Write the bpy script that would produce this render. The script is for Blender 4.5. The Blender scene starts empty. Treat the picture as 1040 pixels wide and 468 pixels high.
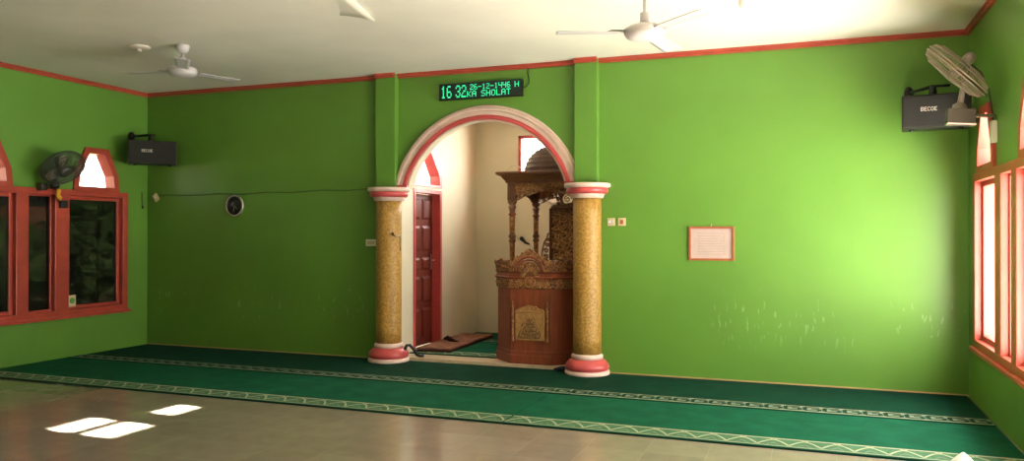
import bpy, bmesh, math, random
from mathutils import Vector, Matrix, noise
rnd = random.Random(7)
PI = math.pi
sc = bpy.context.scene
COL = sc.collection

# ------------------------------------------------------------------ camera
cam_d = bpy.data.cameras.new('camera'); cam = bpy.data.objects.new('camera', cam_d); COL.objects.link(cam)
cam_d.sensor_width = 36.0; cam_d.sensor_fit = 'HORIZONTAL'
cam_d.lens = 36.0 * 807.28 / 1040.0
YAW, PIT, ROL = -0.357137, 0.00445, 0.0010116
def cam_axes():
    cy, sy, cp, sp = math.cos(YAW), math.sin(YAW), math.cos(PIT), math.sin(PIT)
    f = Vector((sy*cp, cy*cp, sp)); r = Vector((cy, -sy, 0)); u = r.cross(f)
    return r*math.cos(ROL)+u*math.sin(ROL), u*math.cos(ROL)-r*math.sin(ROL), f
_r, _u, _f = cam_axes()
m4 = Matrix.Identity(4)
for i in range(3):
    m4[i][0] = _r[i]; m4[i][1] = _u[i]; m4[i][2] = -_f[i]
m4.translation = (8.1595, -8.13, 1.4582)
cam.matrix_world = m4
cam_d.clip_start = 0.05; cam_d.clip_end = 300
sc.camera = cam

# ------------------------------------------------------------------ light and exposure
vs = sc.view_settings
vs.view_transform = 'Standard'; vs.look = 'None'; vs.gamma = 1.0; vs.use_curve_mapping = False
vs.exposure = 0.0
SKY = 5.0
WIN = (560.0, 260.0, 80.0)     # daylight entering the right-hand windows, back to front
YARD_FILL = (620.0, 220.0, 200.0)    # added lamps in place of sunlight thrown back up by the yard
NICHE = 165.0
SUN = 560.0
SUN_EL = math.radians(19.3)
wd = bpy.data.worlds.new('sky'); sc.world = wd; wd.use_nodes = True
nt = wd.node_tree; nt.nodes.clear()
_o = nt.nodes.new('ShaderNodeOutputWorld'); _b = nt.nodes.new('ShaderNodeBackground')
_tc = nt.nodes.new('ShaderNodeTexCoord'); _sp = nt.nodes.new('ShaderNodeSeparateXYZ'); _cr = nt.nodes.new('ShaderNodeValToRGB')
_mr = nt.nodes.new('ShaderNodeMapRange'); _mr.inputs[1].default_value = -1.0; _mr.inputs[2].default_value = 1.0
nt.links.new(_tc.outputs['Generated'], _sp.inputs[0]); nt.links.new(_sp.outputs[2], _mr.inputs[0]); nt.links.new(_mr.outputs[0], _cr.inputs[0])
_e = _cr.color_ramp.elements
_e[0].position = 0.0; _e[0].color = (0.22, 0.20, 0.15, 1)
_e[1].position = 1.0; _e[1].color = (0.80, 0.90, 1.0, 1)
_n = _e.new(0.49); _n.color = (0.30, 0.28, 0.22, 1)
_n = _e.new(0.51); _n.color = (1.0, 0.97, 0.90, 1)
nt.links.new(_cr.outputs[0], _b.inputs[0]); _b.inputs[1].default_value = SKY
nt.links.new(_b.outputs[0], _o.inputs[0])

sun_d = bpy.data.lights.new('sun', 'SUN'); sun_d.energy = SUN; sun_d.angle = 0.009; sun_d.color = (1.0, 0.93, 0.80)
sun = bpy.data.objects.new('sun', sun_d); COL.objects.link(sun)
SUN_DIR = Vector((-math.cos(SUN_EL), 0.05*math.cos(SUN_EL), -math.sin(SUN_EL))).normalized()
sun.rotation_euler = SUN_DIR.to_track_quat('-Z', 'Y').to_euler(); sun.location = (14, -4, 6)

def portal(name, loc, direction, sx, sy):
    d = bpy.data.lights.new(name, 'AREA'); d.shape = 'RECTANGLE'; d.size = sx; d.size_y = sy
    d.cycles.is_portal = True
    o = bpy.data.objects.new(name, d); COL.objects.link(o); o.location = loc
    o.rotation_euler = Vector(direction).to_track_quat('-Z', 'Y').to_euler()
    return o
try:
    sc.cycles.use_denoising = True
    sc.cycles.max_bounces = 14; sc.cycles.diffuse_bounces = 8; sc.cycles.transparent_max_bounces = 16
    sc.cycles.sample_clamp_indirect = 8.0
except Exception:
    pass
def daylight(name, loc, direction, sx, sy, power, col=(1.0, 0.96, 0.88)):
    d = bpy.data.lights.new(name, 'AREA'); d.shape = 'RECTANGLE'; d.size = sx; d.size_y = sy; d.energy = power; d.color = col
    o = bpy.data.objects.new(name, d); COL.objects.link(o); o.location = loc
    o.rotation_euler = Vector(direction).to_track_quat('-Z', 'Y').to_euler()
    return o
W, H, DEP = 9.508, 3.30, 10.6          # room: x 0..W, y -DEP..0, z 0..H

# ------------------------------------------------------------------ materials
def lin(c):
    return tuple(((v/255.0)/12.92 if v/255.0 <= 0.04045 else (((v/255.0)+0.055)/1.055)**2.4) for v in c)
def mat(name, rgb, rough=0.6, metal=0.0, var=0.0, vscale=3.0, bump=0.0, bscale=60.0, spec=0.5, emit=0.0, rgb2=None, stretch=None, coat=0.0):
    m = bpy.data.materials.new(name); m.use_nodes = True
    n = m.node_tree.nodes; l = m.node_tree.links; b = n['Principled BSDF']
    c = lin(rgb); b.inputs['Base Color'].default_value = (*c, 1)
    b.inputs['Roughness'].default_value = rough; b.inputs['Metallic'].default_value = metal
    b.inputs['Specular IOR Level'].default_value = spec
    if coat: b.inputs['Coat Weight'].default_value = coat; b.inputs['Coat Roughness'].default_value = 0.12
    if emit:
        b.inputs['Emission Color'].default_value = (*c, 1); b.inputs['Emission Strength'].default_value = emit
    if var or bump or rgb2:
        tc = n.new('ShaderNodeTexCoord'); mp = n.new('ShaderNodeMapping'); l.new(tc.outputs['Object'], mp.inputs[0])
        if stretch: mp.inputs['Scale'].default_value = stretch
    if var or rgb2:
        t = n.new('ShaderNodeTexNoise'); t.inputs['Scale'].default_value = vscale; t.inputs['Detail'].default_value = 5
        r = n.new('ShaderNodeValToRGB'); l.new(mp.outputs[0], t.inputs['Vector']); l.new(t.outputs[0], r.inputs[0])
        c2 = lin(rgb2) if rgb2 else tuple(min(1, v*(1+var)) for v in c)
        c1 = c if rgb2 else tuple(v*(1-var) for v in c)
        r.color_ramp.elements[0].position = 0.38; r.color_ramp.elements[1].position = 0.62
        r.color_ramp.elements[0].color = (*c1, 1); r.color_ramp.elements[1].color = (*c2, 1)
        l.new(r.outputs[0], b.inputs['Base Color'])
    if bump:
        t = n.new('ShaderNodeTexNoise'); t.inputs['Scale'].default_value = bscale; t.inputs['Detail'].default_value = 4
        l.new(mp.outputs[0], t.inputs['Vector'])
        bp = n.new('ShaderNodeBump'); bp.inputs['Strength'].default_value = bump; bp.inputs['Distance'].default_value = 0.01
        l.new(t.outputs[0], bp.inputs['Height']); l.new(bp.outputs[0], b.inputs['Normal'])
    return m

def wall_paint():
    m = mat('green_wall_paint', (86, 131, 47), 0.42, var=0.05, vscale=1.3, bump=0.12, bscale=14)
    n = m.node_tree.nodes; l = m.node_tree.links; b = n['Principled BSDF']
    src = b.inputs['Base Color'].links[0].from_socket
    tc = n.new('ShaderNodeTexCoord'); mp = n.new('ShaderNodeMapping'); mp.inputs['Scale'].default_value = (26, 26, 8)
    l.new(tc.outputs['Object'], mp.inputs[0])
    sc1 = n.new('ShaderNodeTexNoise'); sc1.inputs['Scale'].default_value = 1.0; sc1.inputs['Detail'].default_value = 3
    l.new(mp.outputs[0], sc1.inputs['Vector'])
    gt = n.new('ShaderNodeMapRange'); gt.inputs[1].default_value = 0.60; gt.inputs[2].default_value = 0.66
    l.new(sc1.outputs[0], gt.inputs[0])
    big = n.new('ShaderNodeTexNoise'); big.inputs['Scale'].default_value = 1.1
    l.new(tc.outputs['Object'], big.inputs['Vector'])
    gb = n.new('ShaderNodeMapRange'); gb.inputs[1].default_value = 0.44; gb.inputs[2].default_value = 0.56
    l.new(big.outputs[0], gb.inputs[0])
    sp = n.new('ShaderNodeSeparateXYZ'); l.new(tc.outputs['Object'], sp.inputs[0])
    za = n.new('ShaderNodeMapRange'); za.inputs[1].default_value = 0.30; za.inputs[2].default_value = 0.55; l.new(sp.outputs[2], za.inputs[0])
    zb = n.new('ShaderNodeMapRange'); zb.inputs[1].default_value = 0.95; zb.inputs[2].default_value = 0.70; l.new(sp.outputs[2], zb.inputs[0])
    cur = gt.outputs[0]
    for s in (gb, za, zb):
        mu = n.new('ShaderNodeMath'); mu.operation = 'MULTIPLY'; l.new(cur, mu.inputs[0]); l.new(s.outputs[0], mu.inputs[1]); cur = mu.outputs[0]
    mu = n.new('ShaderNodeMath'); mu.operation = 'MULTIPLY'; l.new(cur, mu.inputs[0]); mu.inputs[1].default_value = 0.17
    mx = n.new('ShaderNodeMixRGB'); mx.inputs[2].default_value = (*lin((190, 215, 165)), 1)
    l.new(mu.outputs[0], mx.inputs[0]); l.new(src, mx.inputs[1]); l.new(mx.outputs[0], b.inputs['Base Color'])
    return m

def tile_floor():
    m = bpy.data.materials.new('glossy_floor_tile'); m.use_nodes = True
    n = m.node_tree.nodes; l = m.node_tree.links; b = n['Principled BSDF']
    tc = n.new('ShaderNodeTexCoord'); mp = n.new('ShaderNodeMapping'); l.new(tc.outputs['Object'], mp.inputs[0])
    mp.inputs['Location'].default_value = (-0.33, 0.03, 0)
    bk = n.new('ShaderNodeTexBrick'); bk.offset = 0.0; bk.squash = 1.0
    bk.inputs['Scale'].default_value = 1.0; bk.inputs['Brick Width'].default_value = 0.40; bk.inputs['Row Height'].default_value = 0.40
    bk.inputs['Mortar Size'].default_value = 0.0022; bk.inputs['Mortar Smooth'].default_value = 0.1; bk.inputs['Bias'].default_value = 0.0
    bk.inputs['Color1'].default_value = (*lin((152, 143, 128)), 1); bk.inputs['Color2'].default_value = (*lin((143, 134, 119)), 1)
    bk.inputs['Mortar'].default_value = (*lin((164, 156, 140)), 1)
    l.new(mp.outputs[0], bk.inputs['Vector'])
    t = n.new('ShaderNodeTexNoise'); t.inputs['Scale'].default_value = 7; t.inputs['Detail'].default_value = 6; l.new(tc.outputs['Object'], t.inputs['Vector'])
    mx = n.new('ShaderNodeMixRGB'); mx.blend_type = 'MULTIPLY'; mx.inputs[0].default_value = 0.30
    l.new(bk.outputs['Color'], mx.inputs[1]); l.new(t.outputs[0], mx.inputs[2]); l.new(mx.outputs[0], b.inputs['Base Color'])
    b.inputs['Roughness'].default_value = 0.14
    bp = n.new('ShaderNodeBump'); bp.inputs['Strength'].default_value = 0.25; bp.inputs['Distance'].default_value = 0.003; bp.invert = True
    l.new(bk.outputs['Fac'], bp.inputs['Height']); l.new(bp.outputs[0], b.inputs['Normal'])
    return m

def glass(name, tint, refl=1.0, rough=0.0):
    m = bpy.data.materials.new(name); m.use_nodes = True
    n = m.node_tree.nodes; l = m.node_tree.links; n.clear()
    o = n.new('ShaderNodeOutputMaterial'); tr = n.new('ShaderNodeBsdfTransparent'); gl = n.new('ShaderNodeBsdfGlossy')
    fr = n.new('ShaderNodeFresnel'); fr.inputs[0].default_value = 1.5; mx = n.new('ShaderNodeMixShader')
    tr.inputs[0].default_value = (*tint, 1); gl.inputs['Roughness'].default_value = rough; gl.inputs[0].default_value = (refl, refl, refl, 1)
    ge = n.new('ShaderNodeNewGeometry'); iv = n.new('ShaderNodeMath'); iv.operation = 'SUBTRACT'; iv.inputs[0].default_value = 1.0
    l.new(ge.outputs['Backfacing'], iv.inputs[1]); mu = n.new('ShaderNodeMath'); mu.operation = 'MULTIPLY'
    l.new(fr.outputs[0], mu.inputs[0]); l.new(iv.outputs[0], mu.inputs[1]); l.new(mu.outputs[0], mx.inputs[0]); l.new(tr.outputs[0], mx.inputs[1]); l.new(gl.outputs[0], mx.inputs[2]); l.new(mx.outputs[0], o.inputs[0])
    return m

def carved(name, dark, gold, scale=38.0, bias=0.5):
    """wood carved in low relief, the raised scrolls rubbed with gold paint"""
    m = bpy.data.materials.new(name); m.use_nodes = True
    n = m.node_tree.nodes; l = m.node_tree.links; b = n['Principled BSDF']
    tc = n.new('ShaderNodeTexCoord'); t = n.new('ShaderNodeTexNoise'); t.inputs['Scale'].default_value = scale; t.inputs['Detail'].default_value = 2.0
    t.inputs['Distortion'].default_value = 1.6
    l.new(tc.outputs['Object'], t.inputs['Vector'])
    r = n.new('ShaderNodeValToRGB'); l.new(t.outputs[0], r.inputs[0])
    r.color_ramp.elements[0].position = bias-0.06; r.color_ramp.elements[1].position = bias+0.08
    r.color_ramp.elements[0].color = (*lin(dark), 1); r.color_ramp.elements[1].color = (*lin(gold), 1)
    l.new(r.outputs[0], b.inputs['Base Color']); b.inputs['Roughness'].default_value = 0.42
    bp = n.new('ShaderNodeBump'); bp.inputs['Strength'].default_value = 0.9; bp.inputs['Distance'].default_value = 0.012
    l.new(t.outputs[0], bp.inputs['Height']); l.new(bp.outputs[0], b.inputs['Normal'])
    return m

M = {}
M['green'] = wall_paint()
M['ceil'] = mat('white_plywood_ceiling', (226, 222, 212), 0.55, var=0.05, vscale=0.9, bump=0.25, bscale=1.6)
M['tile'] = tile_floor()
M['red'] = mat('red_trim_paint', (156, 62, 48), 0.38, var=0.08, vscale=6)
M['pink'] = mat('rose_trim_paint', (180, 72, 74), 0.35, var=0.05, vscale=8)
M['pinkwhite'] = mat('pinkish_white_plaster', (214, 188, 178), 0.5, var=0.05, vscale=9, bump=0.2, bscale=30)
M['beige'] = mat('cream_wall_paint', (212, 206, 184), 0.55, var=0.04, vscale=1.5, bump=0.1, bscale=16)
M['step'] = mat('beige_step_tile', (190, 172, 146), 0.3, var=0.08, vscale=9)
M['gold_col'] = mat('mottled_gold_plaster', (138, 104, 42), 0.5, rgb2=(172, 134, 62), vscale=42, bump=0.5, bscale=60)
M['clear'] = glass('clear_window_glass', (0.95, 0.96, 0.95))
M['tint'] = glass('dark_tinted_glass', (0.030, 0.032, 0.029), 1.0)
M['iron'] = mat('black_painted_iron', (22, 22, 22), 0.5)
M['black'] = mat('black_plastic', (13, 14, 13), 0.45)
M['blackcloth'] = mat('black_speaker_mesh', (16, 18, 16), 0.7, bump=0.6, bscale=260)
M['grey'] = mat('grey_plastic', (118, 112, 104), 0.45)
M['greycage'] = mat('grey_fan_wire', (150, 140, 122), 0.45, metal=0.2)
M['darkcage'] = mat('dark_fan_wire', (52, 58, 54), 0.45, metal=0.2)
M['steel'] = mat('bright_steel', (190, 186, 180), 0.28, metal=0.9)
M['white'] = mat('white_enamel', (190, 187, 192), 0.4)
M['whitepl'] = mat('white_plastic', (222, 214, 204), 0.4)
M['ivory'] = mat('ivory_plastic', (204, 182, 148), 0.45)
M['carpet'] = mat('green_carpet_pile', (17, 86, 60), 0.95, var=0.12, vscale=5, bump=0.9, bscale=420, spec=0.1)
M['carpetdark'] = mat('deep_green_carpet_pile', (12, 58, 41), 0.95, var=0.12, vscale=5, bump=0.9, bscale=420, spec=0.1)
M['carpetedge'] = mat('dark_carpet_binding', (8, 52, 36), 0.95, spec=0.1)
M['olive'] = mat('sage_carpet_band', (66, 104, 76), 0.95, var=0.15, vscale=40, spec=0.1)
M['cream'] = mat('cream_carpet_thread', (152, 160, 132), 0.95, spec=0.1)
M['greypile'] = mat('grey_carpet_band', (112, 124, 106), 0.95, var=0.15, vscale=40, spec=0.1)
M['wood'] = mat('polished_red_brown_wood', (132, 66, 43), 0.42, rgb2=(112, 54, 34), vscale=5, stretch=(9, 9, 1), coat=0.08)
M['wooddark'] = mat('dark_brown_wood', (96, 60, 40), 0.42, rgb2=(114, 74, 48), vscale=8, stretch=(6, 6, 1), coat=0.2)
M['carve'] = carved('gold_rubbed_carving', (92, 54, 32), (168, 122, 76), 30, 0.50)
M['carvefine'] = carved('fine_gold_carving', (96, 60, 36), (182, 136, 88), 55, 0.50)
M['goldwood'] = mat('gold_painted_carving', (166, 118, 66), 0.38, rgb2=(112, 66, 34), vscale=30)
M['brightgold'] = mat('bright_gold_relief', (214, 166, 104), 0.36, rgb2=(170, 118, 66), vscale=40)
M['iron_brown'] = mat('dark_carved_groove', (62, 40, 24), 0.5)
M['box'] = mat('dark_grey_bracket', (74, 72, 66), 0.5)
M['skirt'] = mat('tan_skirting', (168, 136, 96), 0.5)
M['panel'] = mat('olive_gold_carved_panel', (172, 134, 84), 0.45, rgb2=(150, 114, 68), vscale=20)
M['dome'] = mat('plum_brown_dome_shingle', (104, 80, 74), 0.5, var=0.15, vscale=12)
M['doorwood'] = mat('maroon_door_wood', (112, 46, 38), 0.38, rgb2=(94, 36, 30), vscale=6, stretch=(9, 9, 1))
M['rug'] = mat('brown_plush_rug', (138, 98, 80), 0.95, var=0.2, vscale=14, bump=0.7, bscale=200, spec=0.1)
M['rugdark'] = mat('dark_brown_rug_back', (58, 34, 30), 0.95, spec=0.1)
M['led'] = mat('black_display_face', (14, 30, 28), 0.35)
M['ledon'] = mat('green_led_dot', (50, 236, 170), 0.4, emit=0.75)
M['paper'] = mat('pale_certificate_paper', (172, 154, 148), 0.6, var=0.04, vscale=10)
M['paperline'] = mat('faint_grey_print', (150, 134, 130), 0.6)
M['brownframe'] = mat('brown_frame_wood', (150, 84, 54), 0.4, var=0.1, vscale=20)
M['orange'] = mat('amber_ribbon', (206, 148, 30), 0.6)
M['clockface'] = mat('black_clock_face', (20, 24, 22), 0.3)
M['cable'] = mat('black_cable', (16, 16, 18), 0.5)
M['greencable'] = mat('green_painted_cable', (54, 92, 34), 0.6)
M['leaf'] = mat('dull_green_leaf', (92, 112, 60), 0.7, var=0.3, vscale=3)
M['bark'] = mat('grey_brown_bark', (92, 74, 56), 0.9, var=0.2, vscale=8, stretch=(4, 4, 1))
M['render'] = mat('pale_house_render', (206, 200, 186), 0.8, var=0.06, vscale=2)
M['roof'] = mat('faded_red_roof_tile', (176, 104, 84), 0.7, var=0.15, vscale=6)
M['soil'] = mat('bare_yard_soil', (120, 106, 82), 0.95, var=0.2, vscale=1.5)
M['stickergreen'] = mat('green_sticker_print', (72, 130, 60), 0.6)
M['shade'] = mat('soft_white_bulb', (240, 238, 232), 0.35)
M['navy'] = mat('navy_cloth', (34, 38, 58), 0.9)

# ------------------------------------------------------------------ mesh helpers
class MB:
    def __init__(s): s.b = bmesh.new(); s.mats = []
    def mi(s, m):
        if m not in s.mats: s.mats.append(m)
        return s.mats.index(m)
    def face(s, vs, i, smooth=False):
        try:
            f = s.b.faces.new(vs); f.material_index = i; f.smooth = smooth; return f
        except ValueError:
            return None
    def box(s, c, d, m, mx=None):
        i = s.mi(m); hx, hy, hz = d[0]/2, d[1]/2, d[2]/2; v = []
        for dx, dy, dz in ((-1,-1,-1),(1,-1,-1),(1,1,-1),(-1,1,-1),(-1,-1,1),(1,-1,1),(1,1,1),(-1,1,1)):
            p = Vector((dx*hx, dy*hy, dz*hz))
            p = (mx @ p if mx else p) + Vector(c)
            v.append(s.b.verts.new(p))
        for q in ((0,3,2,1),(4,5,6,7),(0,1,5,4),(1,2,6,5),(2,3,7,6),(3,0,4,7)): s.face([v[k] for k in q], i)
        return s
    def box2(s, a, b, m): return s.box([(a[k]+b[k])/2 for k in range(3)], [abs(b[k]-a[k]) for k in range(3)], m)
    def tube(s, pts, r, m, n=8, closed=False, flat=None):
        i = s.mi(m); pts = [Vector(p) for p in pts]; N = len(pts); rings = []
        prev = None
        for k, p in enumerate(pts):
            if closed: t = pts[(k+1) % N]-pts[k-1]
            else: t = pts[min(k+1, N-1)]-pts[max(k-1, 0)]
            t.normalize()
            ref = prev if prev is not None else (Vector((0,0,1)) if abs(t.z) < 0.9 else Vector((1,0,0)))
            a = ref - t*ref.dot(t)
            if a.length < 1e-6: a = Vector((1,0,0)) - t*t.x
            a.normalize(); bb = t.cross(a); prev = a
            rr = r[k] if isinstance(r, (list, tuple)) else r
            rings.append([s.b.verts.new(p + a*rr*math.cos(2*PI*j/n) + bb*rr*math.sin(2*PI*j/n)) for j in range(n)])
        for k in range(N if closed else N-1):
            A, B = rings[k], rings[(k+1) % N]
            for j in range(n): s.face([A[j], A[(j+1) % n], B[(j+1) % n], B[j]], i, True)
        if not closed:
            s.face(list(reversed(rings[0])), i); s.face(rings[-1], i)
        return s
    def lathe(s, prof, m, o=(0,0,0), n=32, mx=None, cap=True, squash=None):
        """prof: [(radius, height)] about local z; m may be a list with one material per segment"""
        rings = []; O = Vector(o)
        for r, h in prof:
            ring = []
            for j in range(n):
                p = Vector((r*math.cos(2*PI*j/n), r*math.sin(2*PI*j/n), h))
                ring.append(s.b.verts.new((mx @ p if mx else p)+O))
            rings.append(ring)
        for k in range(len(rings)-1):
            i = s.mi(m[k] if isinstance(m, list) else m)
            for j in range(n): s.face([rings[k][j], rings[k][(j+1) % n], rings[k+1][(j+1) % n], rings[k+1][j]], i, True)
        if cap:
            s.face(list(reversed(rings[0])), s.mi(m[0] if isinstance(m, list) else m)); s.face(rings[-1], s.mi(m[-1] if isinstance(m, list) else m))
        return s
    def prism(s, poly, O, U, V, Nn, d, m, m_side=None):
        """polygon in the (U,V) plane at O, extruded d along Nn"""
        O, U, V, Nn = Vector(O), Vector(U), Vector(V), Vector(Nn); i = s.mi(m); k = s.mi(m_side or m)
        A = [s.b.verts.new(O+U*p[0]+V*p[1]) for p in poly]; B = [s.b.verts.new(O+U*p[0]+V*p[1]+Nn*d) for p in poly]
        fs = []
        for L in (A, B):
            f = s.face(L, i)
            if f: fs.append(f)
        n = len(poly)
        for j in range(n): s.face([A[j], A[(j+1) % n], B[(j+1) % n], B[j]], k)
        bmesh.ops.triangulate(s.b, faces=fs, quad_method='BEAUTY', ngon_method='EAR_CLIP')
        return s
    def holed(s, outer, holes, mapf, t, m, m_in=None, m_back=None):
        """sheet with holes: mapf(u, v, n) -> point, n from 0 (room side) to t"""
        for n_, mm in ((0.0, m), (t, m_back or m)):
            es = []; i = s.mi(mm)
            for loop in [outer]+holes:
                vs_ = [s.b.verts.new(mapf(p[0], p[1], n_)) for p in loop]
                for j in range(len(vs_)): es.append(s.b.edges.new((vs_[j], vs_[(j+1) % len(vs_)])))
            r = bmesh.ops.triangle_fill(s.b, use_beauty=True, use_dissolve=False, edges=es)
            for g in r['geom']:
                if isinstance(g, bmesh.types.BMFace): g.material_index = i
        for q, loop in enumerate([outer]+holes):
            i = s.mi((m_in or m) if q else m); L = len(loop)
            A = [s.b.verts.new(mapf(p[0], p[1], 0)) for p in loop]; B = [s.b.verts.new(mapf(p[0], p[1], t)) for p in loop]
            for j in range(L): s.face([A[j], A[(j+1) % L], B[(j+1) % L], B[j]], i)
        return s
    def sphere(s, c, r, m, u=20, v=12, sq=(1,1,1)):
        i = s.mi(m); rings = []
        for a in range(1, v):
            th = PI*a/v
            rings.append([s.b.verts.new((c[0]+r*sq[0]*math.sin(th)*math.cos(2*PI*j/u), c[1]+r*sq[1]*math.sin(th)*math.sin(2*PI*j/u), c[2]+r*sq[2]*math.cos(th))) for j in range(u)])
        T = s.b.verts.new((c[0], c[1], c[2]+r*sq[2])); B = s.b.verts.new((c[0], c[1], c[2]-r*sq[2]))
        for j in range(u):
            s.face([T, rings[0][j], rings[0][(j+1) % u]], i, True); s.face([B, rings[-1][(j+1) % u], rings[-1][j]], i, True)
            for a in range(len(rings)-1): s.face([rings[a][j], rings[a+1][j], rings[a+1][(j+1) % u], rings[a][(j+1) % u]], i, True)
        return s
    def build(s, name, parent=None, bevel=0.0, fix=True):
        if fix: bmesh.ops.recalc_face_normals(s.b, faces=s.b.faces)
        me = bpy.data.meshes.new(name); s.b.to_mesh(me); s.b.free()
        for m in s.mats: me.materials.append(M[m])
        o = bpy.data.objects.new(name, me); COL.objects.link(o)
        if parent is not None:
            o.parent = parent; o.matrix_parent_inverse = parent.matrix_basis.inverted()
        if bevel:
            bv = o.modifiers.new('bevel', 'BEVEL'); bv.width = bevel; bv.segments = 2; bv.limit_method = 'ANGLE'; bv.angle_limit = 0.7
        return o
def empty(name, loc, rz=0.0):
    o = bpy.data.objects.new(name, None); COL.objects.link(o); o.location = loc; o.rotation_euler = (0, 0, rz); o.empty_display_size = 0.1
    return o
def tag(o, label, cat, group=None):
    o['label'] = label; o['category'] = cat
    if group: o['group'] = group
    return o
def struct(o): o['kind'] = 'structure'; return o
def thing(name, label, cat, loc, group=None): return tag(empty(name, loc), label, cat, group)
def spiral(c, r, turns, U, V, start=0.0, sgn=1, n=26, r0=0.12):
    U, V, c = Vector(U), Vector(V), Vector(c)
    return [c+(U*math.cos(start+sgn*2*PI*turns*k/n)+V*math.sin(start+sgn*2*PI*turns*k/n))*r*(1-(1-r0)*k/n) for k in range(n+1)]
X, Y, Z = Vector((1,0,0)), Vector((0,1,0)), Vector((0,0,1))

# ------------------------------------------------------------------ the room shell
# ground outside and floor
g = MB(); g.box2((-30, -30, -0.32), (45, 40, -0.14), 'soil'); struct(g.build('ground'))
f = MB(); f.box2((-0.15, -DEP-0.15, -0.14), (W+0.15, 0.0, 0.0), 'tile'); struct(f.build('floor'))

# ceiling: plywood sheets that sag a little
cb = MB(); i = cb.mi('ceil'); nx, ny = 48, 54; grid = []
for a in range(nx+1):
    row = []
    for b in range(ny+1):
        x = -0.12+(W+0.24)*a/nx; y = -DEP-0.12+(DEP+0.24)*b/ny
        ed = min(1, min(x, W-x, -y, y+DEP)/0.7); ed = max(0, ed)
        z = H + ed*(0.035*noise.noise(Vector((x*0.55, y*0.5, 3.1)))+0.012*noise.noise(Vector((x*1.6, y*1.1, 9.0))))
        row.append(cb.b.verts.new((x, y, z)))
    grid.append(row)
for a in range(nx):
    for b in range(ny): cb.face([grid[a][b], grid[a][b+1], grid[a+1][b+1], grid[a+1][b]], i, True)
ceil = struct(cb.build('ceiling', fix=False)); sd = ceil.modifiers.new('thick', 'SOLIDIFY'); sd.thickness = -0.08; sd.offset = 1
# a sheet whose corner has come loose and hangs down
sg = MB(); i = sg.mi('ceil'); n1 = 14; gr = []
for a in range(n1+1):
    row = []
    for b in range(n1+1):
        u, v = a/n1, b/n1
        x = 3.60+1.14*u+0.42*(1-v)*u; y = -4.7+2.42*v-0.30*(1-u)*v
        row.append(sg.b.verts.new((x, y, H+0.014-0.070*(u**6)*(v**3))))
    gr.append(row)
for a in range(n1):
    for b in range(n1): sg.face([gr[a][b], gr[a][b+1], gr[a+1][b+1], gr[a+1][b]], i, True)
sgo = struct(sg.build('ceiling_sheet', ceil, fix=False)); sd = sgo.modifiers.new('thick', 'SOLIDIFY'); sd.thickness = 0.012; sd.offset = -1

# back wall with the arched opening
AC, AZ, AR = 4.797, 1.73, 1.00          # arch circle: centre x, centre z, radius of the opening
SPR = 1.985
a0 = math.asin((SPR-AZ)/AR)
arc = [(AC-AR*math.cos(a0+(PI-2*a0)*k/40), AZ+AR*math.sin(a0+(PI-2*a0)*k/40)) for k in range(41)]
XL, XR = 3.70, 5.90
open_poly = [(XL, 0.0), (XL, SPR)]+arc+[(XR, SPR), (XR, 0.0)]
bw = MB()
outer = [(-0.15, 0.0)]+open_poly+[(W+0.15, 0.0), (W+0.15, H+0.1), (-0.15, H+0.1)]
bw.holed(outer, [], lambda u, v, n: Vector((u, n, v)), 0.15, 'green', None, 'beige')
wall_back = struct(bw.build('wall_back'))
jb = MB()        # cream lining of the opening below the arch and under it
for k in range(len(open_poly)-1):
    p, q = Vector((open_poly[k][0], 0, open_poly[k][1])), Vector((open_poly[k+1][0], 0, open_poly[k+1][1]))
    t = (q-p).normalized(); nn = Vector((t.z, 0, -t.x))
    i = jb.mi('beige'); e = 0.004
    vs_ = [p+nn*e+Y*0.0, q+nn*e+Y*0.0, q+nn*e+Y*0.16, p+nn*e+Y*0.16]
    jb.face([jb.b.verts.new(v) for v in vs_], i)
struct(jb.build('trim_arch_lining', wall_back))

bb = MB(); bb.box2((0.0, -0.010, 0.0), (3.44, -0.0005, 0.022), 'skirt'); bb.box2((6.22, -0.010, 0.0), (W, -0.0005, 0.022), 'skirt'); struct(bb.build('baseboard_back'))
# pilasters above the columns
for nm, xa, xb in (('trim_1', 3.475, 3.725), ('trim_2', 5.855, 6.10)):
    p = MB(); p.box2((xa, -0.085, 1.985), (xb, 0.02, H-0.005), 'green'); struct(p.build(nm, bevel=0.006))

# red moulding under the ceiling
cr = MB()
def crown(a, b, inward):
    a, b, n_ = Vector(a), Vector(b), Vector(inward); t = (b-a).normalized()
    prof = [(0, 0), (0.035, 0), (0.035, -0.018), (0.022, -0.026), (0.022, -0.048), (0, -0.05)]
    mb = MB(); i = mb.mi('red'); A = [mb.b.verts.new(a+n_*p[0]+Z*p[1]) for p in prof]; B = [mb.b.verts.new(b+n_*p[0]+Z*p[1]) for p in prof]
    for j in range(len(prof)): mb.face([A[j], A[(j+1) % 6], B[(j+1) % 6], B[j]], i)
    mb.face(A, i); mb.face(B, i)
    return mb
segs = [((0, 0), (3.475, 0)), ((3.475, -0.085), (3.725, -0.085)), ((3.725, 0), (5.855, 0)), ((5.855, -0.085), (6.10, -0.085)), ((6.10, 0), (W, 0))]
tb = struct(empty('trim_3', (0, 0, H)))
for (xa, ya), (xb, yb) in segs: struct(crown((xa, ya, H), (xb, yb, H), (0, -1, 0)).build('crown_moulding', tb))
struct(crown((0, -DEP, H), (0, 0, H), (1, 0, 0)).build('trim_4')); struct(crown((W, 0, H), (W, -DEP, H), (-1, 0, 0)).build('trim_5'))

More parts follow.
